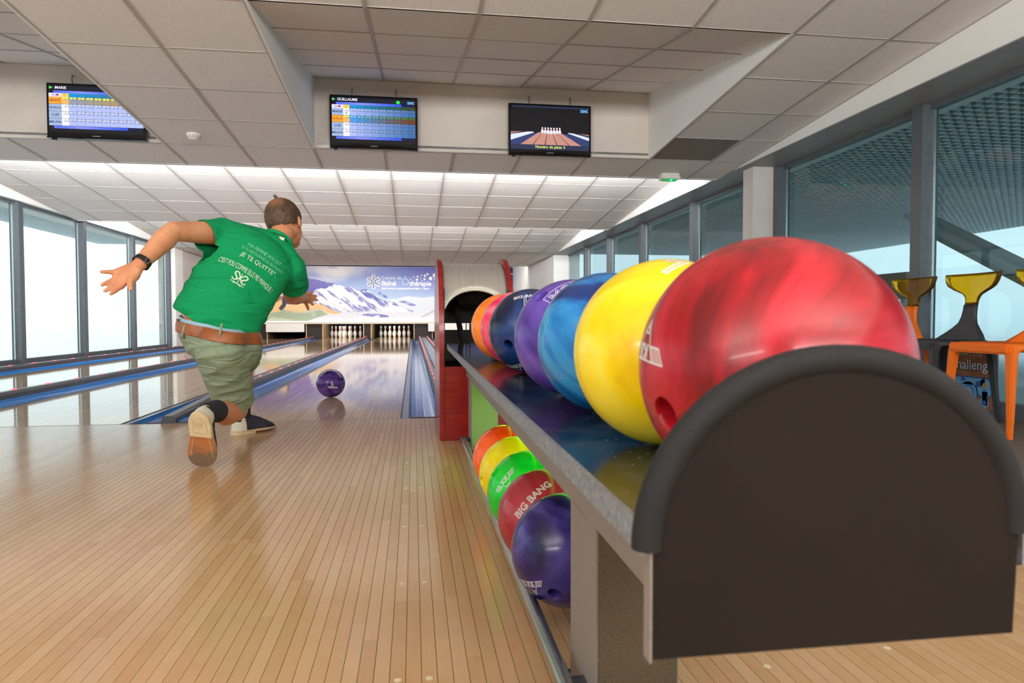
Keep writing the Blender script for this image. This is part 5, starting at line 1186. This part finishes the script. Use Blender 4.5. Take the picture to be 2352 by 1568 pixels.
cl_ = MB().tube([J['neckb'] + nkd * .016 + (a_ * math.cos(q) + c_ * math.sin(q)) * .068 for q in [2 * PI * k / 32 for k in range(32)]], .009, 8, closed=True); own('collar', cl_.mesh('collar'), green)
lbn = J['neckb'] + nkd * .030 - tcast * .066 + RR * .012; own('neck_label', MB().hexa([lbn - RR * .012 - UU * .007 - tcast * .004, lbn + RR * .012 - UU * .015 - tcast * .004, lbn + RR * .012 - UU * .015 - tcast * .002, lbn - RR * .012 - UU * .007 - tcast * .002, lbn - RR * .010 + UU * .006 - tcast * .002, lbn + RR * .014 - UU * .002 - tcast * .002, lbn + RR * .014 - UU * .002, lbn - RR * .010 + UU * .006]).mesh('neck_label'), SWHITE, None, False)
# --- belt, waistband, shorts
B = Blob(); B.ell(J['pelvis'], lat * .172, sp * .13, nb * .125).ell(J['belt'], lat * .165, sp * .1, nb * .112)
for c_, q in ((J['hipR'], .035), (J['hipL'], .02)): B.sph(c_ + nb * q + Vector((0, 0, .015)), .098)
B.cone(J['hipR'] + nb * .01, J['hipR'].lerp(J['knR'], 1.05), .108, .084).cone(J['hipL'], J['hipL'].lerp(J['knL'], .95), .104, .085)
shm = B.mesh(.006, 8, 'shorts'); beltm = shm.copy(); wbm = shm.copy()
BN = Vector((.20, -.05, .975)).normalized(); thd = (J['knR'] - J['hipR']).normalized()
cut(shm, BELT + BN * .004, BN); HP = J['hipR'].lerp(J['knR'], .90); cut(shm, HP, (thd + Vector((.25, 0, 0))).normalized(), HP, .17)
nl = [v.normal.copy() for v in shm.vertices]
for v, n_ in zip(shm.vertices, nl):
    q = v.co; w1 = mn.noise(Vector((q.x * 6 + q.z * 5, q.y * 5, (q.z - q.x * .35) * 19))); w2 = mn.noise(q * 11); v.co = q + n_ * (.013 * (.3 - abs(w1)) + .004 * w2)
khaki = noisy('khaki_twill', srgb(124, 138, 116), srgb(136, 150, 128), 260, .85, bump=.2, bd=.0008, spec=.25)
folds(khaki, 8, (.8, .8, 2.4), .028, (0, .3, 0))
so = own('shorts', shm, khaki); md = so.modifiers.new('t', 'SOLIDIFY'); md.thickness = .003; md.offset = -1
def band(me, lo, hi, inf, name, m, th):
    cut(me, lo, -BN); cut(me, hi, BN)
    nl = [v.normal.copy() for v in me.vertices]
    for v, n_ in zip(me.vertices, nl): v.co = v.co + n_ * inf
    o = own(name, me, m); md = o.modifiers.new('t', 'SOLIDIFY'); md.thickness = th; return o
leather = noisy('tan_leather', srgb(122, 66, 30), srgb(144, 82, 40), 14, .45)
band(beltm, BELT - BN * .024, BELT + BN * .020, .0075, 'belt', leather, .004)
band(wbm, BELT + BN * .016, BELT + BN * .036, -.004, 'waistband', mat('pale_blue_cotton', srgb(150, 184, 200), .8), .003)
bv2 = BVHTree.FromPolygons([v.co for v in shm.vertices], [tuple(p.vertices) for p in shm.polygons])
def onshort(px): 
    h = bv2.ray_cast(Vector(px), tcast); return (h[0], h[1]) if h[0] is not None else (None, None)
for k, (dx, nm) in enumerate(((-.105, 0), (.045, 0))):
    p0 = BELT + RR * dx - BN * .03 - tcast * .4 + UU * .0; h, n_ = onshort(p0)
    if h is not None:
        n_ = n_ if n_.dot(tcast) < 0 else -n_; b = MB(); b.tube([h + n_ * .004 - BN * .008, h + n_ * .0095 + BN * .01, h + n_ * .0095 + BN * .04, h + n_ * .004 + BN * .052], .0055, 6); own('belt_loop', b.mesh('belt_loop'), khaki)
pk = []
for k in range(9):
    h, n_ = onshort(BELT + RR * (-.045 + k * .0125) - BN * (.150 + .002 * k) - tcast * .4)
    if h is not None: pk.append(h + (n_ if n_.dot(tcast) < 0 else -n_) * .002)
if len(pk) > 3: own('pocket_welt', MB().tube(pk, .0035, 6).mesh('pocket_welt'), khaki)
# --- socks
navys = noisy('navy_sock', srgb(22, 24, 36), srgb(32, 34, 48), 150, .9, bump=.3, bd=.001)
for s_, k in (('R', .30), ('L', .62)):
    B = Blob(); kn, an = J['kn' + s_], J['an' + s_]; Mx = FR if s_ == 'R' else FLm
    tp_ = an.lerp(kn, k); B.chain([Mx @ Vector((0, .085, .06)), an, tp_], [.033, .0405, .049 if s_ == 'R' else .055]).sph(Mx @ Vector((0, .045, .065)), .034)
    me = B.mesh(.005, 4, 'sock'); cut(me, tp_, (kn - an).normalized()); o = own('sock', me, navys)
# --- watch
fd = fa.normalized(); wc = J['elL'] + fa * .93; q1 = fd.orthogonal().normalized(); q2 = fd.cross(q1)
b = MB(); n = 28
for off, rr in ((-.012, .031), (-.010, .0335), (.010, .035), (.012, .0325)):
    b.v += [tuple(wc + fd * off + (q1 * math.cos(2 * PI * k / n) + q2 * math.sin(2 * PI * k / n)) * rr) for k in range(n)]
for i in range(3):
    for k in range(n): b.f.append((i * n + k, i * n + (k + 1) % n, (i + 1) * n + (k + 1) % n, (i + 1) * n + k)); b.mi.append(0)
wt = empty('watch'); wt.parent = per; wt.location = -PR_
o = b.build('strap', M['rubber'], wt, smooth=True); md = o.modifiers.new('t', 'SOLIDIFY'); md.thickness = .003
left = (-RR - UU * .1 + Vector((0, .6, 0))); left = (left - fd * left.dot(fd)).normalized(); lx = fd.cross(left)
wcf = wc + left * .033
MB().hexa([wcf - fd * .019 - lx * .018, wcf + fd * .019 - lx * .018, wcf + fd * .019 + lx * .018, wcf - fd * .019 + lx * .018] + [wcf + left * .011 - fd * .016 - lx * .015, wcf + left * .011 + fd * .016 - lx * .015, wcf + left * .011 + fd * .016 + lx * .015, wcf + left * .011 - fd * .016 + lx * .015]).build('watch_case', M['rubber'], wt, bevel=.004)
bp = wc - left * .036; MB().tube([bp - fd * .011 - lx * .008, bp + fd * .011 - lx * .008, bp + fd * .011 + lx * .008, bp - fd * .011 + lx * .008], .0016, 6, closed=True).build('buckle', M['alu'], wt)
